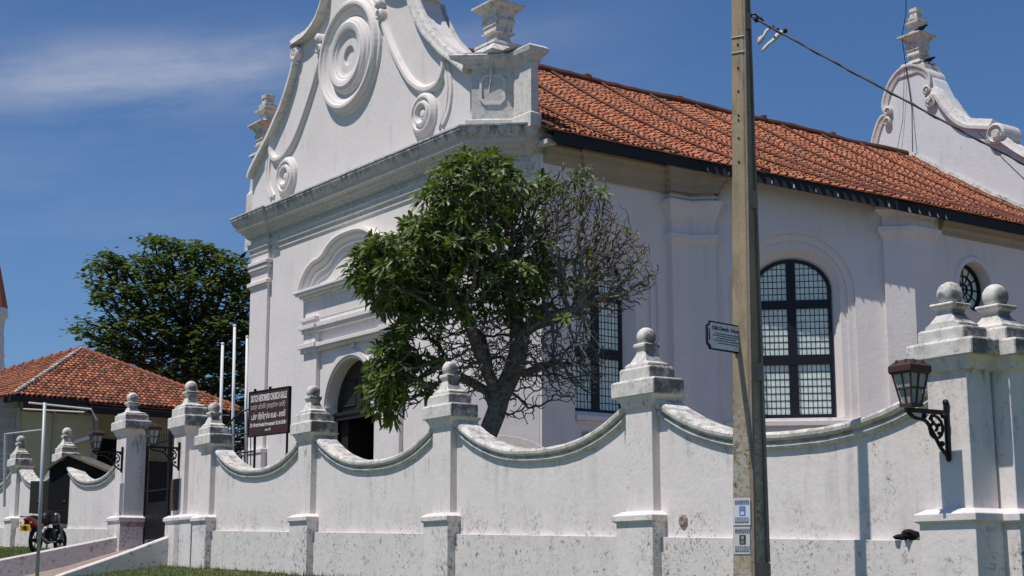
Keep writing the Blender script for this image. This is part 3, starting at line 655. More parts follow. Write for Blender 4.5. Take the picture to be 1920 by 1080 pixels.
def pane_mat():
    m = M['pane']; t = NT(m); v = t.n('ShaderNodeTexVoronoi'); v.inputs['Scale'].default_value = 7.; t.l(t.P(), v.inputs['Vector']); bs = t.b.inputs['Base Color'].links[0].from_socket
    sp = t.n('ShaderNodeSeparateColor'); t.l(v.outputs['Color'], sp.inputs[0]); t.col(t.mix(t.ramp(sp.outputs[0], .0, 1., .0, .45), bs, (.50, .60, .58)))
    t.l(t.ramp(sp.outputs[1], 0, 1, .08, .45), t.b.inputs['Roughness'])
pane_mat()
def window(fr, c, d, hw, ncol, name='window'):
    z0, zt = 5.26, 9.02; zs = 8.28; t = MB()
    arch = lambda h, r, zb: [(c - h, zb)] + arcpts((c, zs), h, pi, 0, 20, r) + [(c + h, zb)]
    t.prism(fr, arch(hw + .02, .78, z0 - .04), [arch(hw - .07, .70, z0 + .06)], d + .03, d - .06)
    mw = .11; t.box(fr, c - mw, c + mw, z0, zs + .72, d - .05, d + .035)
    for a, b in ((6.50, 6.74), (7.85, 8.06)): t.box(fr, c - hw + .02, c + hw - .02, a, b, d - .05, d + .042)
    w = t.build(name, M['window_paint'], CH)
    # glazing bars
    g = MB()
    for s in (-1, 1):
        x0, x1 = c + s * mw, c + s * (hw - .06)
        for zz0, zz1, nr in ((z0 + .05, 6.50, 7), (6.74, 7.85, 7), (8.06, 8.98, 6)):
            for i in range(1, ncol):
                x = x0 + (x1 - x0) * i / ncol; ztop = zz1
                if zz1 > 8.5: ztop = zs + .72 * sqrt(max(0, 1 - ((x - c) / (hw - .05)) ** 2))
                g.box(fr, x - .008, x + .008, zz0, ztop, d - .02, d - .006)
            for j in range(1, nr):
                zz = zz0 + (zz1 - zz0) * j / nr; xe = x1
                if zz > zs: xe = c + s * (hw - .05) * sqrt(max(0, 1 - ((zz - zs) / .72) ** 2))
                g.box(fr, min(x0, xe), max(x0, xe), zz - .009, zz + .009, d - .022, d - .004)
    g.build('glazing_bars', M['window_paint'], w)
    p = MB(); p.prism(fr, arch(hw - .04, .74, z0 + .02), d0=d - .012, d1=d - .03); p.build('panes', M['pane'], w)
window(S, -2.6, -.40, .78, 6); window(S2, 2.42, -.32, .92, 7)
def round_window():
    c = S3.w(6.05, 8.5, -.34); t = MB(); ax = S.n
    t.lathe(c, ax, [(.60, -.05), (.62, .05), (.55, .05), (.54, -.05), (.60, -.05)], 32)
    for r in (.33, .13): t.lathe(c, ax, [(r - .014, -.03), (r - .014, .03), (r + .014, .03), (r + .014, -.03), (r - .014, -.03)], 28)
    for k in range(12):
        a = 2 * pi * k / 12; r0 = 0 if k % 3 == 0 else .13
        t.tube([S3.w(6.05 + r0 * cos(a), 8.5 + r0 * sin(a), -.34), S3.w(6.05 + .56 * cos(a), 8.5 + .56 * sin(a), -.34)], .016, 4)
    w = t.build('round_window', M['window_paint'], CH)
    p = MB(); p.lathe(S3.w(6.05, 8.5, -.36), ax, [(.60, 0), (.001, 0)], 32); p.build('panes', M['pane'], w)
round_window()

# gable over the front
def gable():
    C = FC
    h = [(5.70, 11.45), (5.70, 12.86), (5.56, 13.06), (5.07, 13.43), (4.55, 13.80), (4.12, 14.18), (3.75, 14.52), (3.42, 14.95), (3.16, 15.35), (3.05, 15.62), (3.12, 15.80), (2.98, 15.97), (3.18, 16.14), (3.15, 16.22), (2.48, 16.24), (2.05, 16.36), (1.73, 16.55), (1.45, 16.9), (1.35, 17.3), (1.42, 17.7), (1.2, 18.2), (.7, 18.6), (0, 18.75)]
    left = [(C + a, z) for a, z in h]; right = [(C - a, z) for a, z in reversed(h)]
    g = F
    mb = MB(); mb.prism(g, left + right[1:], d0=-.06, d1=-.80); mb.build('gable_wall', M['church'], CH)
    # coping band following the curves, with the broad weathered back of the parapet
    def cop(seg, prof, mat, nm):
        q = MB(); q.ribbon(g, spline(seg, 4), prof); q.build(nm, mat, CH)
    L = [(C + a, z) for a, z in h]
    prof = [(.20, -.06), (.20, -.02), (.14, .02), (.12, .10), (.04, .12), (.0, .14), (-.05, .14), (-.07, .10), (-.09, .02), (-.09, -.06)]
    # left side travels upwards, so inside is to the right: flip across
    fl = [(-a, o) for a, o in prof]
    cop(L[1:10], [(-.22, -.055), (-.22, .01), (-.15, .03), (-.13, .10), (-.04, .12), (.02, .15), (.07, .15), (.09, .08), (.09, -.82), (-.02, -.84)], M['gable_top'], 'gable_coping')
    cop(L[12:], [(-.20, -.055), (-.20, .02), (-.12, .04), (-.10, .12), (.0, .15), (.10, .2), (.12, .1), (.12, -.82), (-.02, -.84)], M['gable_top'], 'gable_coping')
    R = [(C - a, z) for a, z in h]
    cop(R[2:10], [(.22, -.055), (.22, .01), (.15, .03), (.13, .10), (.04, .12), (-.02, .15), (-.07, .15), (-.09, .08), (-.09, -.92), (.02, -.94)], M['gable_top'], 'gable_coping')
    cop(R[12:], [(.20, -.055), (.20, .02), (.12, .04), (.10, .12), (.0, .15), (-.10, .2), (-.12, .1), (-.12, -.82), (.02, -.84)], M['gable_top'], 'gable_coping')
    # small volutes where the curves meet
    for s in (-1, 1):
        q = MB(); cx, cz = C + s * 3.0, 15.86
        q.lathe(g.w(cx, cz, -.05), F.n, [(.22, 0), (.22, .14), (.17, .19), (.12, .19), (.10, .12), (.06, .12), (.05, .2), (.001, .2)], 18)
        q.build('volute', M['relief'], CH)
    # concentric rings
    d = -.06; c = g.w(5.76, 15.0, d); q = MB()
    q.lathe(c, F.n, [(1.60, 0), (1.57, .07), (1.51, .09), (1.47, .17), (1.42, .21), (1.35, .21), (1.31, .16), (1.26, .14), (1.20, .09), (1.12, .06), (1.08, .02), (1.05, .02), (1.02, .09), (.98, .11), (.94, .17), (.89, .19), (.85, .22), (.76, .21), (.69, .19), (.65, .15), (.60, .14), (.55, .10), (.48, .08), (.27, .08), (.262, -.10), (.001, -.11)], 56)
    q.build('ring_relief', M['relief'], CH, smooth=False)
    # rosettes at the foot of the gable
    for x, z in ((2.10, 12.50), (9.20, 12.46)):
        q = MB(); c = g.w(x, z, d); q.lathe(c, F.n, [(.56, 0), (.55, .06), (.50, .10), (.46, .14), (.41, .15), (.38, .10), (.36, .08), (.33, .10), (.30, .15), (.25, .16), (.21, .10), (.17, .05), (.13, .04), (.11, .08), (.06, .10), (.001, .10)], 32)
        q.build('rosette', M['relief'], CH)
    # hanging scrolls
    pr = [(-.12, 0 + d), (-.11, .06 + d), (-.04, .115 + d), (.04, .115 + d), (.09, .06 + d), (.12, d)]
    rs = [(4.30, 15.78), (4.12, 15.62), (4.02, 15.30), (3.82, 14.92), (3.52, 14.45), (3.12, 13.92), (2.74, 13.50), (2.30, 13.20), (1.92, 13.08), (1.52, 13.10), (1.28, 13.32), (1.22, 13.66), (1.28, 13.9)]
    arc = [(1.1, 13.5), (.98, 13.15), (.95, 12.75), (1.05, 12.35), (1.3, 12.05)]; thin = [(-.07, d), (-.05, .05 + d), (.05, .05 + d), (.07, d)]
    for mir in (0, 1):
        mx = (lambda a: 11.44 - a) if mir else (lambda a: a)
        q = MB(); q.ribbon(g, spline([(mx(a), z) for a, z in rs], 6), pr); x = mx(4.12)
        q.lathe(g.w(x, 15.62, d), F.n, [(.17, 0), (.16, .16), (.10, .2), (.08, .12), (.001, .16)], 14); q.lathe(g.w(x + (.02 if x < 5 else -.02), 15.90, d), F.n, [(.14, 0), (.13, .2), (.06, .25), (.001, .25)], 12)
        q.build('scroll_relief', M['relief'], CH)
        for o in (0, .16): q = MB(); q.ribbon(g, spline([(mx(a + o) , z) for a, z in arc], 5), thin); q.build('curved_moulding', M['relief'], CH)
gable()

def urn_mesh(fr, a, d, z0, sc=1., top=True):
    S_ = [(.42, 0), (.40, .07), (.26, .12), (.205, .2), (.195, .31), (.29, .335), (.29, .37), (.25, .39), (.235, .50), (.27, .52), (.27, .58), (.29, .60), (.29, .68), (.26, .74), (.31, .86), (.42, .96), (.47, 1.0), (.47, 1.05), (.26, 1.12), (.19, 1.18), (.18, 1.36), (.25, 1.42), (.30, 1.46), (.30, 1.51), (.20, 1.54), (.22, 1.62), (.22, 1.70), (.15, 1.73), (.13, 1.86), (.16, 1.90), (.15, 2.02), (.08, 2.05)]
    mb = MB(); mb.stack(fr, a, d, [(h * sc, h * sc, z0 + z * sc) for h, z in S_]); return mb
def corner_pedestal():
    # pedestal block on the splayed corner with a moulded cap and octagonal panel
    K = F.w(.02, 0, 0); E = np.array([.03, 34.09, 0]); P1 = np.array([.07, 34.0, 0]); P2 = P1 - F.e * .62; P3 = P2 + S.e * .2
    path = [F.w(.02, 0, -.3), K, E, P1, P2, P3, P3 + F.e * .62, P3 + F.e * .62 + S.e * .4]
    mb = MB(); mb.sweep(path, [(0, 11.5), (.05, 11.5), (.05, 11.82), (0, 11.86), (0, 13.05), (.06, 13.08), (.08, 13.16), (.17, 13.24), (.19, 13.34), (.12, 13.40), (-.5, 13.42)], 1)
    pd = mb.build('corner_pedestal', M['gable_top'], CH)
    dv = E - K; ln = float(np.linalg.norm(dv)); fc = Fr(K, math.degrees(atan2(dv[0], dv[1])), True); c = ln / 2
    oct_ = lambda w, h, k: [(c - w + k, 12.55 - h), (c + w - k, 12.55 - h), (c + w - k * .4, 12.55 - h + k * .6), (c + w, 12.55 - h + k), (c + w, 12.55 + h - k), (c + w - k * .6, 12.55 + h - k * .4), (c + w - k, 12.55 + h), (c - w + k, 12.55 + h), (c - w, 12.55 + h - k), (c - w, 12.55 - h + k)]
    mb = MB(); mb.prism(fc, oct_(.30, .36, .12), [oct_(.245, .305, .10)], .035, -.02); mb.build('panel_moulding', M['relief'], pd)
    # sloping block below the urn
    f = Fr((-.32, 34.62), -35.6); mb = MB(); mb.stack(f, 0, 0, [(.60, .60, 13.38), (.62, .62, 13.44), (.40, .40, 13.66), (.38, .38, 13.74)]); mb.build('urn_base', M['urn'], pd)
    urn_mesh(f, 0, 0, 13.70, .98).build('urn', M['urn'], pd)
    q0 = pt(503, 178, 46.6); zu = q0[2] - 2.0; f2 = Fr(q0, -35.6); mb = MB(); mb.stack(f2, .1, 0, [(.40, .40, 11.4), (.40, .40, zu - 1.2), (.34, .34, zu - 1.1), (.24, .3, zu - .3), (.24, .24, zu)]); p2 = mb.build('corner_pedestal', M['gable_top'], CH)
    urn_mesh(f2, 0, 0, zu, .98).build('urn', M['urn'], p2)
corner_pedestal()

# roof
ZR = 15.80; OR = -6.71                       # ridge height and offset from the side plane
def eave(s):
    if s <= -.25: return .80, 11.38
    if s <= 3.2: t = (s + .25) / 3.45; return .80 + t * 3.37, 11.38 - 1.18 * t
    if s <= 9.6: return 4.17, 10.2
    t = min(1, (s - 9.6) / 3.8); return 4.17 - t * 3.37, 10.2 + 1.18 * t
def roofz(s, run, lift=0.):
    o, ze = eave(s); Wd = o - OR; b = .0142; a = (ZR - ze + b * Wd * Wd) / Wd
    return ZR - a * run + b * run * run + lift
def roof_pt(s, run, lift=0.): return S.w(s, roofz(s, run, lift), OR + run)
def roof():
    s0, s1 = -4.72, 16.62
    base = MB(); ss = np.linspace(s0, s1, 60); n = 14
    vs = []; 
    for s in ss:
        o, _ = eave(s); Wd = o - OR
        for j in range(n): vs.append(roof_pt(s, (Wd - .06) * j / (n - 1), -.05))
    fs = [(i * n + j, i * n + j + 1, (i + 1) * n + j + 1, (i + 1) * n + j) for i in range(len(ss) - 1) for j in range(n - 1)]
    base.add(vs, fs, .0)
    rf = base.build('roof', M['tile_row_gap'], CH, tint=True)  # dark under-sheet paints in the shade of the holes between tiles
    random.seed(12)
    tb = MB(); pitch = .142; row = .20; k = 0; s = s0 + .08
    while s < s1:
        o, _ = eave(s); Wd = o - OR; nr = int(Wd / row); ridge_col = (k % 13 == 0); wob = random.uniform(-.01, .01); ph0 = random.uniform(0, row) if True else 0
        pitch_ = pitch
        if not ridge_col:
            for j in range(nr + 1):
                r0 = Wd - j * row + .02 + random.uniform(-.012, .012) - (ph0 if j else 0) ; r1 = r0 - row * 1.12
                if r1 < 0: break
                if random.random() < .012: r0 -= .07; r1 -= .07
                rw = pitch_ * .35; sj = s + random.uniform(-.008, .008) + wob; lf = random.uniform(0, .012); tint = min(1, max(0, random.gauss(.5, .27)))
                vs = []
                for r, wsc, l2 in ((r0, 1.08, .032), (r1, .86, .0)):
                    for q in range(5):
                        a = pi * q / 4; vs.append(roof_pt(sj + rw * wsc * cos(a), r, lf + l2 - .03 + rw * .85 * sin(a)))
                tb.add(vs, [(q, q + 1, q + 6, q + 5) for q in range(4)] + [(0, 4, 3, 2, 1)] if False else [(q, q + 1, q + 6, q + 5) for q in range(4)], tint)
        s += pitch_; k += 1
    tb.build('roof_tiles', M['tile'], rf, tint=True)
    # mortared rows running down the slope, and the ridge
    mr = MB(); k = 0; s = s0 + .08
    while s < s1:
        if k % 13 == 0:
            o, _ = eave(s); Wd = o - OR; m = 26
            mr.tube([roof_pt(s + random.uniform(-.012, .012), Wd * i / m, .05 + random.uniform(-.01, .01)) for i in range(m + 1)], .042, 6)
        s += pitch; k += 1
    pts = [S.w(x, ZR + .03 + .05 * sin(x * 1.3) * .5 + random.uniform(-.02, .02), OR) for x in np.arange(s0, s1, .35)]
    mr.tube(pts, .12, 8)
    for x in (-1.6, 2.3, 5.9, 9.4, 12.6): mr.ball(S.w(x, ZR + .14, OR), .11, 7, .25, (1.2, 1, .8))
    mr.build('mortar_rows', M['tile_row_gap'], rf, tint=True)
    # far slope
    b2 = MB(); vs = []; 
    for s in (s0, s1):
        for j in range(8): r = 7.2 * j / 7; vs.append(S.w(s, ZR - .66 * r + .014 * r * r, OR - r))
    b2.add(vs, [(j, j + 1, 8 + j + 1, 8 + j) for j in range(7)], .4); b2.build('far_slope', M['tile'], rf, tint=True)
    # eave board and sloping soffit
    e = MB(); es = list(np.linspace(-4.55, 16.6, 40)); vs = []
    for s in es:
        o, ze = eave(s); 
        for (dr, lf) in ((-.10, -.07), (-.10, -.33), (-.16, -.33), (-.16, -.07)): vs.append(S.w(s, roofz(s, o - OR + dr, lf), o + dr))
    fs = [(i * 4 + j, i * 4 + (j + 1) % 4, (i + 1) * 4 + (j + 1) % 4, (i + 1) * 4 + j) for i in range(len(es) - 1) for j in range(4)] + [(0, 1, 2, 3)]
    e.add(vs, fs)
    vs = []; m = 8
    for s in es:
        o, ze = eave(s); 
        for j in range(m): r = (o - OR - .13) - (5.0) * j / (m - 1); vs.append(roof_pt(s, r, -.20))
    e.add(vs, [(i * m + j, i * m + j + 1, (i + 1) * m + j + 1, (i + 1) * m + j) for i in range(len(es) - 1) for j in range(m - 1)])
    e.build('eave_board', M['fascia'], rf)
    # white notched ends of the rafters seen along the board
    for s in [x * .36 + 1.35 for x in range(3)] + [x * .36 + -.1 for x in range(6)] + [2.9 + .35 * x for x in range(3)] + [3.95 + .3 * x for x in range(3)]:
        e = MB(); o, ze = eave(s); r = o - OR - .085; f = [(0, -.28), (.07, -.31), (.0, -.20)]
        e.add([S.w(s + a, roofz(s, r, z), o - .085) for a, z in f] + [S.w(s + a, roofz(s, r, z), o - .12) for a, z in f], [(0, 1, 2), (3, 5, 4), (0, 3, 4, 1), (1, 4, 5, 2), (2, 5, 3, 0)])
        e.build('rafter_end', M['paint_white'], rf)
    # little plastered block where the eave meets the corner pier
    e = MB(); e.box(S, -4.62, -4.36, 11.12, 11.22, .1, .50); e.build('eave_block', M['cornice'], CH)
roof()

# gable at the far end with pinnacle
RR = Fr(F.w(FC, 0, 0), 54.4, True); G = Fr(RR.w(22.28, 0, 0), -35.6)
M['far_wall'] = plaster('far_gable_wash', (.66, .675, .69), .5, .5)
def far_gable():
    t = MB()
    L = [(0, 19.02), (.45, 18.92), (.80, 18.62), (1.02, 18.2), (1.12, 17.9), (1.10, 17.62), (1.22, 17.5), (1.38, 17.35), (1.54, 17.05), (1.66, 16.8), (1.78, 16.4), (2.0, 15.9), (2.4, 15.4), (3.0, 14.9), (4.0, 14.2), (6.8, 11.6), (6.8, 10)]
    R = [(-.46, 18.86), (-.82, 18.62), (-1.05, 18.3), (-1.18, 18.0), (-1.35, 17.65), (-1.6, 17.2), (-1.95, 16.75), (-2.35, 16.45), (-2.87, 16.30), (-3.3, 16.2), (-3.55, 15.95), (-3.75, 15.55), (-4.43, 14.95), (-5.6, 14.2), (-6.9, 13.6), (-6.9, 10)]
    outer = L + list(reversed(R)); 
    t.prism(G, outer, d0=0, d1=-.7); gw = t.build('far_gable', M['far_wall'], CH)
    q = MB()
    Lc = spline([(1.02, 17.62), (1.13, 17.9), (1.02, 18.25), (.80, 18.62), (.45, 18.92), (0, 19.02), (-.46, 18.86), (-.82, 18.55), (-.86, 18.2), (-.70, 18.0)], 5)
    pr = [(-.16, .0), (-.14, .05), (-.03, .08), (.03, .12), (.10, .12), (.11, -.72), (0, -.74)]
    q.ribbon(G, Lc, [(-a, o) for a, o in pr])
    q.ribbon(G, spline([(.95, 17.35), (1.15, 17.5), (1.35, 17.38), (1.54, 17.05), (1.66, 16.75), (1.80, 16.3), (2.0, 15.9)], 5), pr)
    q.ribbon(G, spline([(-.72, 17.6), (-.98, 17.82), (-1.22, 17.72), (-1.48, 17.3), (-1.9, 16.75), (-2.35, 16.42), (-2.87, 16.26), (-3.3, 16.14)], 5), [(-.20, .0), (-.18, .05), (-.03, .1), (.06, .15), (.16, .15), (.2, -.3), (.16, -.95), (0, -.95)])
    q.ribbon(G, spline([(-3.72, 15.5), (-4.43, 14.9), (-5.6, 14.15), (-6.9, 13.55)], 5), [(-.16, .0), (-.14, .05), (-.02, .1), (.06, .15), (.10, .1), (.11, -.8), (0, -.82)])
    for x, z, r in ((-.78, 17.98, .17), (-.90, 17.52, .22), (1.02, 17.30, .16), (.96, 17.66, .16)): q.lathe(G.w(x, z, 0), G.n, [(r, 0), (r, .12), (r * .7, .15), (r * .55, .06), (r * .3, .06), (.001, .13)], 16)
    q.lathe(G.w(-3.50, 15.78, -.75), G.n, [(.001, 0), (.36, .0), (.36, .88), (.28, .95), (.24, .85), (.16, .85), (.13, .95), (.001, .95)], 22)
    q.build('gable_coping', M['gable_top'], gw)
    f = Fr((G.w(-.12, 0, -.35)[0], G.w(-.12, 0, -.35)[1]), -35.6)
    mb = MB(); mb.stack(f, 0, 0, [(.62, .40, 18.75), (.58, .40, 18.98), (.36, .36, 19.10), (.34, .34, 19.16)]); mb.build('pinnacle_base', M['urn'], gw)
    urn_mesh(f, 0, 0, 19.1, 1.04).build('pinnacle', M['urn'], gw)
    # mortar flashing where tiles meet the gable
    q = MB(); m = 24; q.tube([roof_pt(16.6, .05 + 8.0 * i / m, .06 + random.uniform(-.02, .02)) for i in range(m + 1)], .11, 6); q.build('flashing', M['stain_top'], gw)
    w = MB(); a = f.w(.18, 22.6, .25); pts = [f.w(.18, 22.3, .2), f.w(.2, 21.0, .3), f.w(.32, 20.2, .42), f.w(.2, 19.2, .45), f.w(.05, 17.5, .4), f.w(-.05, 15.9, .6)]
    w.tube(pts, .018, 5); w.tube([f.w(.25, 18.9, .46), f.w(.45, 17.2, .42), f.w(.75, 16.0, .5)], .009, 4); w.build('lightning_conductor', M['cable'], gw)
    return f
FP = far_gable()

# ------------------------------------------------------------------ birds
def bird(p, head, label, sc=1., mat=None):
    t = np.array(head, float); t /= np.linalg.norm(t); mb = MB(); p = np.array(p, float) + np.array([0, 0, .10 * sc])
    ax = t; side = np.cross(t, [0, 0, 1.])
    secs = [(-.24, .010, .0), (-.14, .03, .01), (-.08, .055, .02), (0, .07, .03), (.06, .06, .05), (.10, .04, .07), (.13, .038, .085), (.165, .03, .085), (.185, .01, .08), (.22, .003, .072)]
    mb.tube([p + ax * a * sc + np.array([0, 0, z * sc]) for a, r, z in secs], [r * sc for a, r, z in secs], 8)
    for s in (-1, 1): mb.tube([p + side * s * .02 * sc, p + side * s * .02 * sc - np.array([0, 0, .10 * sc])], .006 * sc, 4)
    o = mb.build('bird', mat or M['canopy'], smooth=True); tag(o, label, 'bird', 'birds perched on the church')
bird(FP.w(-.42, 20.18, .25), (.9, -.3, .1), 'black crow on the wide ledge of the far pinnacle, facing right', 1.15)
bird(FP.w(-.55, 19.02, .1), (.9, -.2, 0), 'black crow at the foot of the far pinnacle, right side', 1.15)
bird(FP.w(.36, 19.12, .1), (-.9, .2, .4), 'small dark bird tucked at left foot of the far pinnacle', .7)
bird(G.w(1.12, 18.3, -.3), (.8, -.3, -.45), 'grey-brown bird on the left curve of the far gable', 1.1, simple('pigeon_grey', (.12, .11, .1), (.2, .18, .16), 20))
bird(F.w(11.05, 10.38, .34), (.7, -.6, .2), 'dark pigeon on the left pilaster capital under the front cornice', .8)

# ------------------------------------------------------------------ tomb behind the wall
def tomb():
    f = Fr(pt(915, 850, 30.5), -80); mb = MB(); top = arcpts((0, 3.85), 1.25, 0, pi, 20, .42)
    mb.prism(f, top + [(-1.25, 2.6), (1.25, 2.6)], d0=.5, d1=-.9); o = mb.build('tomb', M['church'], bevel=.02); tag(o, 'low white vaulted tomb just behind the wall at the frangipani trunk', 'tomb')
tomb()

# ------------------------------------------------------------------ trees
def colonise(seeds, attr, step=.12, kill=.22, infl=1.2, iters=160, bias=(0, 0, .05), wob=.15):
    "space colonisation: seeds = list of (points list, parent index or -1); returns nodes, parents"
    nodes = []; par = []
    for chain, p0 in seeds:
        prev = p0
        for i, p in enumerate(chain):
            nodes.append(np.array(p, float)); par.append(prev); prev = len(nodes) - 1
    A = np.array(attr); near = np.full(len(A), -1); dist = np.full(len(A), 1e9); start = 0; kids = {}
    used = set()
    for it in range(iters):
        new = np.array(nodes[start:])
        for c in range(0, len(new), 256):
            dd = np.linalg.norm(A[:, None, :] - new[None, c:c + 256, :], axis=2); j = dd.argmin(1); dm = dd[np.arange(len(A)), j]; m = dm < dist
            near[m] = start + c + j[m]; dist[m] = dm[m]
        start = len(nodes); keep = dist > kill; A = A[keep]; near = near[keep]; dist = dist[keep]
        if len(A) == 0: break
        act = dist < infl if it > 3 else dist < 1e8
        if not act.any(): act = dist < dist.min() + .3
        ids = np.unique(near[act]); added = 0
        for k in ids:
            sel = act & (near == k); v = A[sel] - nodes[k]; v /= (np.linalg.norm(v, axis=1)[:, None] + 1e-9); d = v.mean(0) + np.array(bias) + RNG.normal(0, wob, 3)
            L = np.linalg.norm(d)
            if L < 1e-3: continue
            q = nodes[k] + d / L * step; key = (k, tuple(np.round(q / (.35 * step)).astype(int)))
            if key in used: continue
            used.add(key); nodes.append(q); par.append(int(k)); added += 1
        if not added: break
    return nodes, par
def tree_mesh(nodes, par, tip, expo=2.3, mb=None, minlen=0, rmax=9.):
    n = len(nodes); ch = [[] for _ in range(n)]
    for i, p in enumerate(par):
        if p >= 0: ch[p].append(i)
    rad = np.zeros(n)
    for i in range(n - 1, -1, -1):
        rad[i] = tip if not ch[i] else min(rmax, sum(rad[c] ** expo for c in ch[i]) ** (1 / expo))
    mb = mb or MB(); stack = [(i, i) for i in range(n) if par[i] < 0]
    while stack:
        i, frm = stack.pop(); chain = [i] if frm == i else [frm, i]
        while ch[chain[-1]]:
            cs = sorted(ch[chain[-1]], key=lambda c: -rad[c])
            for c in cs[1:]: stack.append((c, chain[-1]))
            chain.append(cs[0])
        if len(chain) < 2: continue
        P = [nodes[c] for c in chain]; R = [rad[c] for c in chain]
        if frm != i: R[0] = min(R[0], R[1] * 1.25)
        R[-1] = R[-1] * 1.15
        mb.tube(P, R, 5 if max(R) < .04 else (7 if max(R) < .1 else 12))
    tips = [i for i in range(n) if not ch[i]]
    return mb, tips, rad, ch
def ell(u, v, ru, rv, Y, dy, n, hollow=.0):
    out = []; sc = Y / FPX
    c = pt(u, v, Y)
    while len(out) < n:
        q = RNG.uniform(-1, 1, 3); r = np.linalg.norm(q)
        if r > 1 or r < hollow: continue
        out.append(c + np.array([q[0] * ru * sc, q[1] * dy, q[2] * rv * sc]))
    return out
def frangipani():
    Y = 26.0; T = empty('frangipani_tree', pt(905, 850, Y), 'rounded frangipani tree, leafy green left half and bare twigs right, before the church', 'tree')
    base = [pt(*q, Y) for q in ((893, 870), (905, 835), (918, 805), (930, 775), (938, 745), (950, 720), (962, 695), (970, 668), (974, 642), (970, 615))]
    l1 = [pt(925, 722, Y - .05), pt(915, 700, Y - .15), pt(905, 675, Y - .25), pt(893, 645, Y - .35), pt(882, 615, Y - .4), pt(868, 590, Y - .5)]
    r1 = [pt(985, 620, Y - .1), pt(1005, 606, Y - .2), pt(1032, 598, Y - .3), pt(1060, 588, Y - .35), pt(1085, 580, Y - .4)]
    r2 = [pt(958, 735, Y + .1), pt(972, 745, Y + .2), pt(990, 765, Y + .3)]
    l2 = [pt(915, 735, Y + .2), pt(890, 720, Y + .3), pt(860, 705, Y + .35), pt(835, 690, Y + .4)]
    r3 = [pt(985, 700, Y + .2), pt(1010, 690, Y + .3), pt(1040, 680, Y + .4)]
    u1 = [pt(965, 590, Y + .1), pt(955, 560, Y + .2), pt(950, 530, Y + .3)]
    b2 = [pt(920, 710, Y + .4), pt(915, 670, Y + .6), pt(905, 630, Y + .7)]
    seeds = [(base, -1), (l1, 4), (r1, 8), (r2, 4), (l2, 3), (r3, 6), (u1, 9), (b2, 4)]
    A = []
    K = 1.6
    for (u, v, ru, rv, dy, n, ho, yo) in ((900, 395, 118, 106, 1.5, 700, .25, 0), (765, 510, 110, 82, 1.3, 560, .2, 0), (750, 705, 64, 80, .9, 320, 0, 0), (935, 500, 170, 110, 1.5, 700, 0, 0), (1075, 470, 128, 135, 1.4, 900, 0, 0), (1155, 510, 84, 88, 1.0, 440, 0, 0), (1065, 375, 90, 62, 1.0, 400, 0, 0),
                                          (980, 655, 172, 80, 1.3, 760, 0, 0), (1060, 690, 82, 70, 1.1, 400, 0, 0), (900, 690, 120, 60, 1.2, 300, 0, 0), (850, 640, 125, 60, 1.2, 320, 0, 0), (975, 770, 45, 28, .4, 36, 0, -.3), (815, 455, 70, 55, 1.1, 180, 0, 0), (860, 720, 90, 40, 1.0, 120, 0, 0)):
        A += ell(u, v, ru, rv, Y + yo, dy, int(n * K), ho)
    nodes, par = colonise(seeds, A, .075, .10, .8, 150, (0, 0, .03), .22)
    # short upturned end joints, as frangipani twigs have
    n0 = len(nodes); has = set(par)
    for i in range(n0):
        if i not in has and par[i] >= 0:
            d = nodes[i] - nodes[par[i]]; d = d / (np.linalg.norm(d) + 1e-9) + np.array([0, 0, .45]) + RNG.normal(0, .25, 3); d /= np.linalg.norm(d); nodes.append(nodes[i] + d * .075); par.append(i)
    nodes = np.array(nodes); mb, tips, rad, ch = tree_mesh(nodes, par, .0085, 2.45, rmax=.165)
    mb.build('trunk', M['bark'], T, smooth=True)
    lf = MB(); fl = MB(); cnt = 0
    sc = FPX / Y
    def uv(p): 
        c, s = cos(PITCH), sin(PITCH); z = p[2] - EYE; d = p[1] * c + z * s; return 960 + FPX * p[0] / d, 540 - FPX * (z * c - p[1] * s) / d
    c3 = pt(900, 500, Y)
    inner = [i for i in range(len(nodes)) if ch[i] and rad[i] < .0135 and random.random() < .07]
    for i in tips + inner:
        if par[i] < 0: continue
        p = nodes[i]; u, v = uv(p)
        # the left side is in full leaf, the right side has dropped its leaves
        if v > 600: pr = .95 if u < 775 - .10 * (v - 600) else (.2 if u < 835 else 0)
        elif v > 485: pr = 1. if u < 840 else (.62 if (u < 1030 and v < 592) else (.08 if u < 1110 else 0))
        elif v > 390: pr = 1. if u < 815 else (.72 if u < 885 else (.36 if u < 960 else (.15 if u < 1040 else .02)))
        else: pr = (1. if v < 345 else .7) if u < 985 - (v - 300) * .4 else (.4 if u < 1030 else .08)
        if random.random() > pr: continue
        q = nodes[par[i]]; ax = p - q; ax = ax / (np.linalg.norm(ax) + 1e-9) + np.array([0, 0, .5]); ax /= np.linalg.norm(ax)
        e1 = np.cross(ax, [0.3, .9, .1]); e1 /= np.linalg.norm(e1); e2 = np.cross(ax, e1); nl = random.randint(9, 14); ph = random.uniform(0, 6); young = random.random()
        for k in range(nl):
            a = ph + k * 2.4; el = random.uniform(-.25, .55) + k * .07; L = random.uniform(.13, .25); w = L * .16
            d = cos(el) * (cos(a) * e1 + sin(a) * e2) + sin(el) * ax; d /= np.linalg.norm(d); sd2 = np.cross(d, ax); sd2 /= (np.linalg.norm(sd2) + 1e-9); up = np.cross(sd2, d)
            b = p + d * .02 - ax * random.uniform(0, .05); dr = np.array([0, 0, -1.]) * L * random.uniform(.25, .6)
            m1 = b + d * L * .5 + dr * .3; tp = b + d * L + dr
            vs = [b, m1 + sd2 * w + up * w * .35, m1, m1 - sd2 * w + up * w * .35, tp]
            m2 = b + d * L * .8 + dr * .68; vs += [m2 + sd2 * w * .7 + up * w * .2, m2 - sd2 * w * .7 + up * w * .2]
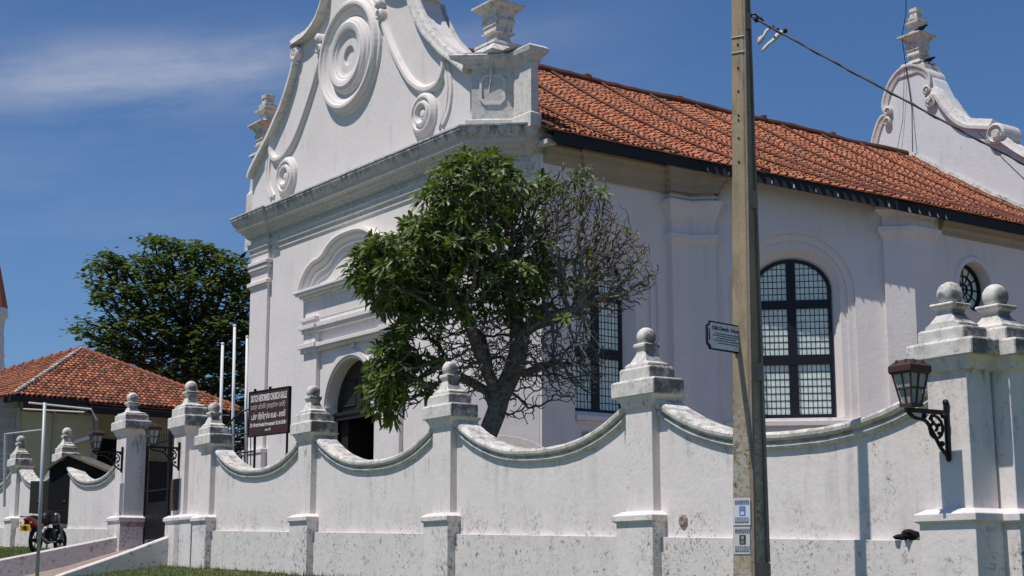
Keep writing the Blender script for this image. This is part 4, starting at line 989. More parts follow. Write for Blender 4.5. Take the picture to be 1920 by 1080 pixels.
            t = min(1, max(0, random.gauss(.38, .2) + (.25 if young > .8 and k > nl - 4 else 0)))
            lf.add(vs, [(0, 1, 2), (0, 2, 3), (1, 5, 4, 2), (2, 4, 6, 3)], t); cnt += 1
        if v < 360 and u < 880 and random.random() < .12:
            for k in range(7):
                o = p + ax * .10 + RNG.normal(0, .035, 3)
                for m in range(5):
                    a = m * 1.256; dd = .03 * (cos(a) * e1 + sin(a) * e2); ee = .03 * (cos(a + .6) * e1 + sin(a + .6) * e2)
                    fl.add([o, o + dd, o + dd * .9 + ee * .9 + ax * .006, o + ee], [(0, 1, 2, 3)])
    lf.build('foliage', M['leaf'], T, tint=True)
    if fl.v: fl.build('blossoms', newmat('white_petals', (.8, .79, .72), .6), T)
    print('frangipani nodes', len(nodes), 'tips', len(tips), 'leaves', cnt)
frangipani()
def almond_tree(Y, clumps, trunk, label, n_leaf, name='almond_tree', lsz=.26):
    T = empty(name, trunk[0], label, 'tree'); A = []
    for (u, v, ru, rv, dy, n) in clumps: A += ell(u, v, ru, rv, Y, dy, int(n * 2.2))
    chain = [trunk[0] + (trunk[1] - trunk[0]) * t for t in np.linspace(0, 1, 12)]
    nodes, par = colonise([(chain, -1)], A, .26, .30, 3.2, 130, (0, 0, .02), .15); nodes = np.array(nodes)
    mb, tips, rad, ch = tree_mesh(nodes, par, .02, 2.2, rmax=.4); mb.build('trunk', M['bark_dark'], T, smooth=True)
    lf = MB()
    for i in range(len(nodes)):
        if rad[i] > .05: continue
        p = nodes[i]; m = n_leaf if not ch[i] else n_leaf // 2; tt = random.gauss(.3, .15)
        for k in range(m):
            c = p + RNG.normal(0, .13, 3) * np.array([1.5, 1.5, .7]); a = random.uniform(0, 2 * pi); L = random.uniform(.7, 1.25) * lsz; w = L * .34
            d = np.array([cos(a), sin(a), random.uniform(-.5, .35)]); d /= np.linalg.norm(d); s = np.cross(d, [random.uniform(-.5, .5), random.uniform(-.5, .5), 1.]); s /= np.linalg.norm(s)
            lf.add([c, c + d * L * .6 + s * w, c + d * L, c + d * L * .6 - s * w], [(0, 1, 2, 3)], min(1, max(0, random.gauss(tt, .2))))
    lf.build('foliage', M['leaf_dark'], T, tint=True); print(name, len(nodes), len(lf.v) // 4)
Ya = 62.
almond_tree(Ya, [(335, 472, 62, 20, 2.2, 60), (285, 455, 25, 14, 1.2, 16), (215, 500, 50, 18, 2., 46), (185, 530, 28, 16, 1.4, 20), (385, 480, 50, 22, 2.2, 46), (300, 510, 90, 26, 2.6, 90), (440, 510, 45, 28, 2.4, 70),
                (250, 560, 80, 34, 2.8, 120), (370, 560, 100, 55, 3.2, 240), (205, 575, 30, 14, 1.6, 22), (190, 625, 52, 28, 2.2, 70), (160, 618, 18, 7, 1., 10), (300, 635, 110, 50, 3.2, 230), (420, 640, 80, 70, 3.2, 210), (250, 680, 110, 34, 2.6, 120), (480, 600, 50, 90, 2.6, 130), (380, 700, 100, 40, 2.8, 140), (440, 730, 60, 40, 2.4, 70), (455, 800, 55, 50, 2.0, 90), (480, 700, 40, 80, 2.2, 70), (430, 860, 60, 30, 2.0, 60)],
            (pt(350, 900, Ya), pt(355, 690, Ya)), 'large dark-leaved spreading tree behind the tiled house, left of the church', 12)

# ------------------------------------------------------------------ neighbouring house
def tile_face(mb, O, U, Vd, N, ulen, vlen, inside, pitch, row, mean=.5, seed=0):
    random.seed(seed); k = 0; u = 0
    while u < ulen:
        for j in range(int(vlen / row) + 1):
            v0 = j * row + random.uniform(-.02, .02); uu = u + random.uniform(-.012, .012)
            if not inside(uu, v0 + row / 2): continue
            t = min(1, max(0, random.gauss(mean, .33))); rw = pitch * .46; vs = []
            for v, ws, l2 in ((v0, .85, .0), (v0 + row * 1.15, 1.1, .035)):
                for q in range(5): a = pi * q / 4; vs.append(O + U * (uu + rw * ws * cos(a)) + Vd * v + N * (l2 + rw * .8 * sin(a)))
            mb.add(vs, [(q, q + 1, q + 6, q + 5) for q in range(4)], t)
        u += pitch
def house():
    K1 = pt(25, 742, 48.0); zE = K1[2]
    def at_z(u, v):      # point on the eave height with this bearing
        a = pt(u, v, 1.); r = a - np.array([0, 0, EYE]); return np.array([0, 0, EYE]) + r * (zE - EYE) / r[2]
    K2 = at_z(449, 770); AP = pt(150, 658, 54.5); K0 = at_z(-300, 792)
    H = empty('house', (K1 + K2) / 2 - np.array([0, 0, 4.]), 'low neighbouring house with hipped red tiled roof and faded yellow front', 'house')
    up = np.array([0, 0, 1.])
    def face(Pa, Pb, top, name, pitch, row, seed, ext=0.):
        U = (Pb - Pa); L = np.linalg.norm(U); U = U / L; N = np.cross(U, top - Pa); N /= np.linalg.norm(N); N = N if N[2] > 0 else -N; Vd = np.cross(U, N); Vd = Vd if Vd[2] < 0 else -Vd
        vt = np.dot(top - Pa, -Vd); ut = np.dot(top - Pa, U); O = Pa - Vd * vt
        def ins(u, v):
            if v > vt + (ext if (ext and u > 2.4) else 0): return False
            w = min(1, v / vt); return ut - ut * w <= u <= ut + (L - ut) * w
        mb = MB(); mb.add([Pa, Pb, top], [(0, 1, 2)], .1); 
        if ext: mb.add([Pa + U * 2.4, Pb, Pb + Vd * ext, Pa + U * 2.4 + Vd * ext], [(0, 1, 2, 3)], .1)
        b = mb
        r = b.build('roof_slope', M['tile_row_gap'], H, tint=True)
        tb = MB(); tile_face(tb, O + N * .02, U, Vd, N, L, vt + ext + .2, ins, pitch, row, .5, seed); tb.build('roof_tiles', M['tile_house'], r, tint=True)
        return U, Vd, N
    face(K1, K2, AP, 'front', .165, .27, 3, .35); face(K0, K1, AP, 'side', .165, .27, 4)
    mb = MB(); KB = K2 + (K0 - K1); mb.add([K2, KB, AP, K0], [(0, 1, 2), (1, 3, 2)], .4); mb.build('roof_slope', M['tile_house'], H, tint=True)
    def hip(a, b, mat, r, nm, n=34, w=True):
        mb = MB(); random.seed(5); d = (b - a) / n
        for i in range(n): mb.tube([a + d * i + up * .05, a + d * (i + 1.12) + up * .09], [r * .85, r * 1.08], 7)
        mb.build(nm, mat, H, tint=True)
    hip(K2, AP, M['tile_house'], .11, 'hip_tiles', 26); hip(K0, AP, M['tile_house'], .11, 'hip_tiles', 26)
    mb = MB(); n = 52; d = (AP - K1) / n
    for i in range(n): mb.ball(K1 + d * (i + .5) + up * .07 + np.array([.05, -.06, 0]), .085 if i % 2 else .05, 6, .2)
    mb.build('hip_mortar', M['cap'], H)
    hip(K1, AP, M['tile_house'], .075, 'hip_tiles', 26)
    # walls under the eaves
    az = math.degrees(atan2(*(K2 - K1)[:2])); f = Fr(K1, az, True); L = float(np.linalg.norm(K2 - K1)); L0 = float(np.linalg.norm(K1 - K0)); az0 = math.degrees(atan2(*(K1 - K0)[:2])); f0 = Fr(K0, az0, True)
    mb = MB(); mb.box(f, -.1, L + .2, zE - .16, zE - .01, -.12, .02); mb.box(f, 2.3, L + .2, zE - .42, zE - .22, .18, .3); mb.box(f0, 0, L0, zE - .16, zE - .01, -.12, .0); mb.build('fascia', M['fascia'], H)
    # gutter pipe and rail
    mb = MB(); 
    for z in np.arange(2.6, zE - .15, .16): mb.box(f, -.35, .33, z, z + .15, -.62, -.6 + .03 * ((z * 6) % 2 > 1)); 
    for z in np.arange(2.6, zE - .15, .16): mb.box(f0, 0, L0 - .5, z, z + .15, -.62, -.60)
    mb.build('siding', M['siding'], H)
    mb = MB(); mb.box(f, .33, 2.9, 3.3, zE - .4, -.72, -.62); mb.box(f, 2.9, L - .5, 2.6, zE + .3, -2.4, -2.3); mb.build('front_wall', M['yellow_wall'], H)
    mb = MB(); mb.box(f, 2.9, 4.6, 2.6, zE - 1.0, -2.28, -2.2); mb.box(f, 5.2, 7.4, 2.6, 5.4, -2.28, -2.2); mb.build('doorway', M['canopy'], H)
    mb = MB(); mb.box(f, .30, .40, 2.8, zE - .3, -.6, -.54); mb.box(f, 1.5, 1.58, 3.3, zE - .3, -.61, -.56); mb.box(f, 2.85, 2.97, 2.6, zE - .2, -.66, -.5); mb.box(f, .3, 2.9, 3.9, 4.0, -.61, -.57); mb.build('wall_frame', M['siding'], H)
    mb = MB(); mb.tube([f.w(.4, zE - .22, .3), f.w(2.4, zE - .30, .3), f.w(2.62, zE - .62, .25)], .035, 6); mb.build('rain_pipe', M['paint_white'], H); mb = MB(); mb.tube([f.w(2.1, 5.75, -.3), f.w(2.75, 6.0, -.1)], .06, 6); mb.build('rain_pipe', M['paint_white'], H)
    mb = MB(); mb.box(f, 1.0, L - .5, 2.0, 7.0, -6.2, -6); mb.box(f, L - .6, L - .5, 2, 7, -6, -2.3); mb.build('rear_wall', M['siding'], H)
    return f, zE
HF, ZE = house()
def canopy():
    f = Fr(pt(150, 850, 40.5), 97, True); mb = MB()
    a = f.w(-.75, 4.75, 0); 
    mb.add([f.w(-.35, 4.72, 0), f.w(1.05, 4.15, 0), f.w(1.05, 4.15, -1.6), f.w(-.35, 4.72, -1.6), f.w(-.9, 4.35, 0), f.w(-.9, 4.35, -1.6), f.w(-.35, 4.66, 0), f.w(1.05, 4.09, 0), f.w(1.05, 4.09, -1.6), f.w(-.35, 4.66, -1.6), f.w(-.9, 4.29, 0), f.w(-.9, 4.29, -1.6)],
           [(0, 1, 2, 3), (4, 0, 3, 5), (6, 9, 8, 7), (10, 11, 9, 6), (0, 6, 7, 1), (4, 10, 6, 0), (1, 7, 8, 2), (4, 5, 11, 10), (2, 8, 9, 3), (3, 9, 11, 5)])
    t = empty('canopy_shelter', f.w(0, 3.0, 0), 'dark pitched shelter behind the low dip of the wall left of the gate', 'shelter')
    mb.build('canopy_roof', simple('grey_brown_sheet', (.10, .085, .075), (.16, .14, .12), 5), t)
    m2 = MB(); m2.prism(f, [(-.85, 2.9), (1.0, 2.9), (1.0, 4.08), (-.35, 4.62), (-.85, 4.28)], d0=-.1, d1=-1.5); m2.build('canopy_side', M['canopy'], t)
    f = Fr(pt(130, 850, 43), 97, True); m = MB(); m.prism(f, [(-.9, 3.9), (.5, 3.9), (.3, 4.25), (-.2, 4.75), (-.4, 4.7)], d0=0, d1=-1.); tag(m.build('awning', simple('pale_awning', (.38, .36, .30), (.45, .42, .36), 3)), 'small pale pointed awning below the yellow house front', 'awning')
    f = Fr(pt(90, 860, 41.5), 97, True); m = MB(); m.box(f, -.45, .85, 3.2, 4.05, 0, -.6); tag(m.build('crate', simple('dark_red_green_panel', (.05, .03, .03), (.03, .05, .04), 3)), 'dark boxy stall seen through the dip of the leftmost wall length', 'stall')
canopy()
def awning_frame():
    Y = 43.; t = empty('pipe_frame', pt(8, 960, Y), 'pale green-grey pipe frame post at far left before the house', 'frame')
    mb = MB(); mb.tube([pt(8, 950, Y), pt(10, 812, Y)], .04, 8); mb.build('post', M['steel'], t)
    mb = MB(); mb.tube([pt(10, 814, Y), pt(78, 806, Y - .4)], .025, 8); mb.build('crossbar', M['steel'], t); mb = MB(); mb.tube([pt(44, 767, Y), pt(158, 773, Y - .2)], .025, 8); mb.build('crossbar', M['steel'], t)
awning_frame()
def tower():
    Y = 95.; c = pt(-20, 700, Y); z0 = 3.; t = empty('white_tower', (c[0], c[1], z0), 'edge of a distant white tower with small orange cone roof', 'tower')
    zz = lambda v: pt(0, v, Y)[2]
    mb = MB(); R = 27 * Y / FPX; mb.lathe((c[0], c[1], 0), (0, 0, 1), [(R, z0), (R * .98, zz(690)), (R * 1.0, zz(682)), (R * .94, zz(680)), (R * .92, zz(668)), (R * 1.02, zz(666)), (R * .90, zz(664)), (R * .86, zz(632)), (R * .80, zz(628)), (R * .84, zz(600)), (R * 1.03, zz(594)), (R * 1.04, zz(589)), (R * .98, zz(588)), (R * .98, zz(578))], 20); mb.build('tower_shaft', M['church'], t)
    mb = MB(); mb.lathe((c[0], c[1], 0), (0, 0, 1), [(R * .98, zz(577)), (R * .76, zz(552)), (R * .3, zz(500)), (.01, zz(470))], 20); mb.build('tower_roof', M['tile'], t, tint=True)
tower()

# ------------------------------------------------------------------ flagpoles, railing, notice board
for (u, v0, v1, x1, lab, Y) in ((417.5, 645, 800, 413, 'shortest white flagpole, leftmost of the three left of the notice board', 38.), (440, 611, 875, 435, 'tallest white flagpole, middle of the three left of the notice board', 38.5), (463.5, 632, 875, 459.5, 'white flagpole nearest the church, right of the three beside the board', 39.)):
    mb = MB(); a = pt(u, v0, Y); b = pt(x1, v1, Y); b = b + (b - a) * (b[2] - 3.0) / (a[2] - b[2]); mb.tube([b, a], [.045, .034], 8); mb.ball(a, .045, 8); tag(mb.build('flagpole', M['paint_white'], smooth=True), lab, 'flagpole', 'white flagpoles by the notice board')
def railing():
    Y = 33.; t = empty('iron_railing', pt(445, 870, Y), 'black iron railing with sweeping handrail behind the wall by the notice board', 'railing')
    mb = MB(); mb.tube([pt(*q, Y) for q in ((408, 812), (425, 800), (440, 782), (455, 771), (475, 765))], .022, 6); mb.tube([pt(405, 853, Y), pt(478, 846, Y)], .022, 6); mb.tube([pt(405, 818, Y), pt(478, 812, Y)], .015, 6)
    mb.build('handrail', M['black_iron'], t)
    mb = MB(); 
    for i, u in enumerate(range(410, 478, 6)): mb.tube([pt(u, 900, Y), pt(u, 812 - max(0, min(40, (u - 410) * .75)), Y)], .011, 5)
    mb.build('balusters', M['black_iron'], t)
railing()
def text_mesh(body, size, mat, parent, origin, right, up, align='CENTER', name='lettering', ext=.002, width=None, bold=0., ys=1.):
    cu = bpy.data.curves.new(name, 'FONT'); cu.body = body; cu.size = size; cu.align_x = align; cu.align_y = 'CENTER'; cu.extrude = ext; cu.offset = bold
    o = bpy.data.objects.new('tmp', cu); COL.objects.link(o); bpy.context.view_layer.update()
    me = bpy.data.meshes.new_from_object(o.evaluated_get(bpy.context.evaluated_depsgraph_get())); bpy.data.objects.remove(o); bpy.data.curves.remove(cu)
    co = np.array([v.co[:] for v in me.vertices]) if len(me.vertices) else np.zeros((0, 3))
    if len(co) == 0: return None
    k = 1.
    if width: k = width / (co[:, 0].max() - co[:, 0].min())
    right = np.array(right, float); right /= np.linalg.norm(right); up = np.array(up, float); up /= np.linalg.norm(up); nn = np.cross(right, up)
    mb = MB(); mb.add([np.array(origin) + right * c[0] * k + up * c[1] * ys + nn * c[2] for c in co], [tuple(p.vertices) for p in me.polygons])
    bpy.data.meshes.remove(me); return mb.build(name, mat, parent)
M['sign_maroon'] = simple('maroon_board', (.050, .022, .024), (.072, .034, .036), 8, .6, .05)
M['sign_letters'] = newmat('cream_lettering', (.62, .60, .56), .6)
def notice_board():
    Y = 30.6; a = pt(470.5, 737, Y); bq = pt(543.5, 726, Y - 1.0); f = Fr(a, math.degrees(atan2(bq[0] - a[0], bq[1] - a[1])), True); Wd = float(np.linalg.norm((bq - a)[:2])); zt = bq[2]; zt2 = a[2]; zt = (zt + zt2) / 2; h = .86
    t = empty('notice_board', f.w(Wd / 2, 3.0, 0), 'maroon church notice board with cream lettering in four scripts, on a post', 'sign')
    mb = MB(); mb.box(f, 0, Wd, zt - h, zt, -.025, .025); mb.build('board', M['sign_maroon'], t)
    mb = MB(); mb.box(f, -.02, Wd + .02, zt, zt + .02, -.03, .035); mb.box(f, -.02, Wd + .02, zt - h - .02, zt - h, -.03, .035); mb.box(f, -.02, .0, zt - h, zt, -.03, .035); mb.box(f, Wd, Wd + .02, zt - h, zt, -.03, .035)
    for x in (.13, .66): mb.box(f, x, x + .04, zt + .02, zt + .07, -.02, .02)
    mb.build('board_frame', M['black_iron'], t)
    mb = MB(); mb.tube([f.w(.12, 2.8, -.05), f.w(.12, zt, -.05)], .025, 6); mb.tube([f.w(Wd - .12, 2.8, -.05), f.w(Wd - .12, zt, -.05)], .025, 6); mb.build('post', M['black_iron'], t)
    r = f.e; u = (0, 0, 1); c = Wd / 2
    L = M['sign_letters']
    text_mesh('DUTCH REFORMED CHURCH GALLE', .13, L, t, f.w(c, zt - .14, .028), r, u, width=Wd * .92, bold=.006, ys=1.35)
    text_mesh('\u0b9f\u0b9a\u0bcd\u0b9a\u0bc1 \u0b9a\u0bc0\u0bb0\u0bcd\u0ba4\u0bbf\u0bb0\u0bc1\u0ba4\u0bcd\u0ba4 \u0b9a\u0baa\u0bc8 - \u0b95\u0bbe\u0bb2\u0bbf', .12, L, t, f.w(c, zt - .50, .028), r, u, width=Wd * .86, bold=.004, ys=1.25)
    text_mesh('De Nederlands Hervormde Kerk Galle', .085, L, t, f.w(c, zt - .66, .028), r, u, width=Wd * .92, bold=.004, ys=1.2)
    text_mesh('Anno 1755', .06, L, t, f.w(c, zt - .77, .028), r, u, width=.2, bold=.002)
    # Sinhala line drawn with rounded pen strokes
    mb = MB(); x = .06; z = zt - .31; random.seed(21)
    for word in (4, 5, 7, 4):
        for k in range(word):
            w = Wd * .036; pts = [(x + w * .5 + w * .48 * cos(q), z + .035 * sin(q)) for q in np.linspace(-.6 + random.random() * .5, 4.2 + random.random(), 9)]
            mb.tube([f.w(a, b, .029) for a, b in pts], .0045, 4)
            if random.random() < .45: mb.tube([f.w(x + w * .2, z + .045, .029), f.w(x + w * .5, z + .06, .029), f.w(x + w * .9, z + .045, .029)], .004, 4)
            if random.random() < .3: mb.tube([f.w(x + w * .2, z - .045, .029), f.w(x + w * .7, z - .055, .029)], .004, 4)
            x += w * 1.12
        x += .035
    mb.build('lettering', L, t)
notice_board()

# ------------------------------------------------------------------ utility pole with street sign, wire and paper
PF = Fr(pt(1409, 1000, 15.6), -32.2)
def utility_pole():
    # tapering concrete pole, square on plan with a sunk panel on its right face
    Y = 15.6; c, s = PF.e, PF.n
    ang = radians(-32.2); t = empty('utility_pole', PF.w(0, .9, 0), 'tall tapering concrete utility pole in front of the wall', 'pole')
    # corners measured: left face lit, right face in shade
    base_z, top_z = .6, 9.2
    def sec(z):
        k = (z - 1.6) / 6.0; wl = .172 * (1 - k) + .110 * k; wr = .175 * (1 - k) + .052 * k; ce = 2.380 * (1 - k) + 2.452 * k
        return wl, wr, ce
    r = np.array([1., 0, 0]); y = np.array([0, 1., 0])
    mb = MB(); vs = []
    zs = [base_z, 1.75, 1.752, 4.9, 5.0, 7.5, top_z]
    rows = []
    for z in np.linspace(base_z, top_z, 14):
        wl, wr, ce = sec(z); dl = wl * .55; drr = wr * 1.0
        # front edge nearest the camera at ce
        P0 = np.array([ce, Y, z]); PL = P0 + np.array([-wl, dl, 0]); PR = P0 + np.array([wr + .02, drr * .75, 0]); PB = PL + PR - P0
        bev = .012; n1 = (PL - P0) / np.linalg.norm(PL - P0); n2 = (PR - P0) / np.linalg.norm(PR - P0)
        rows.append([P0 + n1 * bev, PL, PB, PR, P0 + n2 * bev])
    k = 5
    for rr in rows: vs += rr
    fs = [(i * k + j, i * k + (j + 1) % k, (i + 1) * k + (j + 1) % k, (i + 1) * k + j) for i in range(len(rows) - 1) for j in range(k)] + [tuple(range(k)), tuple(range((len(rows) - 1) * k, len(rows) * k))]
    mb.add(vs, fs); shaft = mb.build('shaft', M['concrete'], t)
    # raised margins either side of the sunk panels on the right face
    mb = MB()
    for z0, z1 in ((1.72, 3.55), (3.72, 5.35), (5.52, 7.3), (7.45, 9.0)):
        for z_a, z_b in ((z0, z1),):
            q = []
            for z in (z_a, z_b):
                wl, wr, ce = sec(z); P0 = np.array([ce, Y, z]); PR = P0 + np.array([wr + .02, wr * .75, 0]); e = PR - P0; nn = np.array([e[1], -e[0], 0]); nn /= np.linalg.norm(nn)
                q.append((P0, e, nn))
            for u0, u1 in ((.04, .16), (.80, .96)):
                V = []
                for P0, e, nn in q:
                    for uu, o in ((u0, 0.), (u1, 0.), (u1, .03), (u0, .03)): V.append(P0 + e * uu + nn * o)
                mb.add(V, [(3, 2, 1, 0), (4, 5, 6, 7), (0, 1, 5, 4), (1, 2, 6, 5), (2, 3, 7, 6), (3, 0, 4, 7)])
    for zc in (1.62, 3.63, 5.43, 7.37):
        wl, wr, ce = sec(zc); P0 = np.array([ce, Y, zc]); e = np.array([wr + .02, wr * .75, 0]); nn = np.array([e[1], -e[0], 0]); nn /= np.linalg.norm(nn); V = []
        for dz in (-.09, .09):
            for uu, o in ((.04, 0.), (.96, 0.), (.96, .031), (.04, .031)): V.append(P0 + e * uu + nn * o + np.array([0, 0, dz]))
        mb.add(V, [(3, 2, 1, 0), (4, 5, 6, 7), (0, 1, 5, 4), (1, 2, 6, 5), (2, 3, 7, 6), (3, 0, 4, 7)])
    mb.build('face_rib', simple('dark_concrete', (.20, .165, .14), (.27, .225, .19), 5, .95, .3), t)
    # bolt holes down the lit face
    for v in (52, 100, 147, 196, 206, 242, 290):
        mb = MB(); z = 1.6 + (1077 - v) * Y / FPX * 1.0; wl, wr, ce = sec(z); c0 = np.array([ce - wl * .5, Y + wl * .275 - .004, z]); nl = np.array([-.55, -1., 0]); nl /= np.linalg.norm(nl); mb.lathe(c0, nl, [(.011, -.002), (.011, .004), (.001, .004)], 8); mb.build('bolt_hole', M['black_iron'], t)
    # strap rings near the top
    for v in (36, 68):
        z = 1.6 + (1077 - v) * Y / FPX; wl, wr, ce = sec(z); P0 = np.array([ce, Y, z]); PL = P0 + np.array([-wl, wl * .55, -.0]); PR = P0 + np.array([wr + .02, wr * .75, 0]); o = np.array([0, -.006, 0])
        m2 = MB(); m2.tube([PL + np.array([-.006, 0, 0]), P0 + o, PR + np.array([.006, 0, 0]), PL + PR - P0, PL + np.array([-.006, 0, 0])], .007, 4); m2.build('strap', M['steel'], t)
    # posters pasted on the lit face
    def poster(v0, v1, u0, u1, blue, label):
        z0 = 1.6 + (1077 - v1) * Y / FPX; z1 = 1.6 + (1077 - v0) * Y / FPX
        def P(uu, z, o=.004):
            wl, wr, ce = sec(z); a = np.array([ce, Y, z]); e = np.array([-wl, wl * .55, 0]); nn = np.array([-e[1], e[0], 0]); nn = nn / np.linalg.norm(nn); nn = nn if nn[1] < 0 else -nn; return a + e * (1 - uu) + nn * o
        e0 = P(0, (z0 + z1) / 2); tt = empty('poster', e0, label, 'poster', 'papers pasted on the utility pole')
        def quad(a0, a1, b0, b1, o, mat, nm, par):
            m = MB(); V = [P(a, z0 + (z1 - z0) * b, oo) for oo in (o - .003, o) for a, b in ((a0, b0), (a1, b0), (a1, b1), (a0, b1))]; m.add(V, [(3, 2, 1, 0), (4, 5, 6, 7), (0, 1, 5, 4), (1, 2, 6, 5), (2, 3, 7, 6), (3, 0, 4, 7)]); return m.build(nm, mat, par)
        quad(u0, u1, 0, 1, .006, newmat('poster_paper', (.66, .68, .74) if blue else (.60, .60, .60), .7), 'paper', tt)
        quad(.36, .70, .36, .70, .009, newmat('picture_ground', (.10, .22, .62) if blue else (.04, .045, .045), .6), 'picture', tt)
        quad(.46, .60, .54, .66, .0105, newmat('picture_face', (.45, .25, .20) if blue else (.35, .36, .36), .6), 'picture_detail', tt)
        quad(.43, .63, .38, .50, .0105, newmat('picture_shirt', (.62, .68, .8) if blue else (.2, .2, .2), .6), 'picture_detail', tt)
        m = MB(); random.seed(int(v0)); dk = newmat('print_ink', (.10, .10, .13), .7)
        for b in ((.10, .045), (.20, .02), (.27, .02), (.78, .02), (.84, .03), (.91, .02)):
            if b[0] == .78: m.build('printing', dk, tt); m = MB()
            x = .12
            while x < .9:
                l = random.uniform(.05, .14); V = [P(a, z0 + (z1 - z0) * bb, .0105) for a, bb in ((x, b[0]), (min(.92, x + l), b[0]), (min(.92, x + l), b[0] + b[1]), (x, b[0] + b[1]))]
                V += [p_ + np.array([0, .002, 0]) for p_ in V]
                m.add(V, [(0, 1, 2, 3), (7, 6, 5, 4), (0, 4, 5, 1), (1, 5, 6, 2), (2, 6, 7, 3), (3, 7, 4, 0)]); x += l + .03
        m.build('printing', dk, tt)
    poster(937, 987, .03, .97, True, 'upper poster on the pole, pale blue with small blue portrait')
    poster(990, 1040, .03, .93, False, 'lower torn poster on the pole, black and white picture')
utility_pole()
def street_sign():
    Y = 15.3; tl = pt(1324, 600, Y + .0); tr = pt(1393, 614, Y + .42); bl = pt(1324, 655, Y); 
    f = Fr(tl, math.degrees(atan2(tr[0] - tl[0], tr[1] - tl[1])), True); Wd = float(np.linalg.norm((tr - tl)[:2])); zt = tl[2] + .0; h = (655 - 600) * Y / FPX * 1.0
    t = empty('street_sign', f.w(Wd / 2, zt - h / 2, 0), 'white street name sign with dark border reading Old Dutch House', 'sign')
    def shape(m, k): # rectangle with scooped corners
        P = []; cor = [(m, h - m), (Wd - m, h - m), (Wd - m, m), (m, m)]; q = [(1, -1), (-1, -1), (-1, 1), (1, 1)]
        for (cx, cz), a0 in zip(cor, (-90, 180, 90, 0)):
            pts = [(cx + k * cos(radians(a0 + 90 * i / 5)), cz + k * sin(radians(a0 + 90 * i / 5))) for i in range(6)]; P.append(pts)
        out = []
        out += list(P[0]); out = []
        # walk clockwise: top-left, top-right, bottom-right, bottom-left
        for idx, pts in enumerate(P): out += list(pts) if idx % 2 == 0 and False else list(pts)
        return out
    def poly(m, k):
        a = []; a += [(m + k * cos(radians(x)), h - m + k * sin(radians(x))) for x in (-90, -68, -45, -22, 0)]
        a += [(Wd - m + k * cos(radians(x)), h - m + k * sin(radians(x))) for x in (180, 202, 225, 248, 270)]
        a += [(Wd - m + k * cos(radians(x)), m + k * sin(radians(x))) for x in (90, 112, 135, 158, 180)]
        a += [(m + k * cos(radians(x)), m + k * sin(radians(x))) for x in (0, 22, 45, 68, 90)]
        return [(x, zt - h + z) for x, z in a]
    mb = MB(); mb.prism(f, poly(0, .045), d0=.008, d1=-.012); mb.build('sign_border', M['cable'], t)
    mb = MB(); mb.prism(f, poly(.016, .045), d0=.012, d1=.006); mb.build('sign_plate', simple('scratched_enamel', (.78, .76, .82), (.62, .61, .66), 25, .5, .05), t)
    mb = MB(); mb.box(f, Wd - .02, Wd + .22, zt - .035, zt - .012, -.02, .01); mb.build('bracket', M['black_iron'], t); mb = MB(); mb.box(f, Wd - .12, Wd + .22, zt - h + .0, zt - h + .03, -.03, .0); mb.build('bracket', M['black_iron'], t)
    r = f.e; u = (0, 0, 1); ink = newmat('sign_ink', (.07, .055, .05), .6); red = newmat('sign_red', (.22, .035, .045), .6); blue = newmat('sign_blue', (.03, .035, .20), .6)
    text_mesh('Old Dutch', .058, ink, t, f.w(Wd * .13, zt - .068, .0135), r, u, 'LEFT', width=Wd * .44, bold=.0016, ys=.9)
    text_mesh('House', .052, red, t, f.w(Wd * .63, zt - .070, .0135), r, u, 'LEFT', width=Wd * .29, bold=.0016, ys=.9)
    mb = MB(); random.seed(9)
    for i, (z, a, b) in enumerate(((-.120, Wd * .2, Wd * .85), (-.142, Wd * .14, Wd * .93), (-.166, Wd * .25, Wd * .75), (-.190, Wd * .16, Wd * .9), (-.216, Wd * .28, Wd * .8))):
        x = a
        while x < min(b, Wd - .03): l = random.uniform(.010, .034); mb.box(f, x, x + l, zt + z - .005, zt + z + .005, .011, .0135); x += l + .005
    mb.build('small_print', ink, t)
    mb = MB(); mb.box(f, .022, .040, zt - .20, zt - .13, .011, .0136); mb.prism(f, [(.020, zt - .13), (.042, zt - .13), (.036, zt - .10), (.040, zt - .085), (.031, zt - .07), (.022, zt - .085), (.026, zt - .10)], d0=.0136, d1=.011); mb.build('emblem', blue, t)
street_sign()
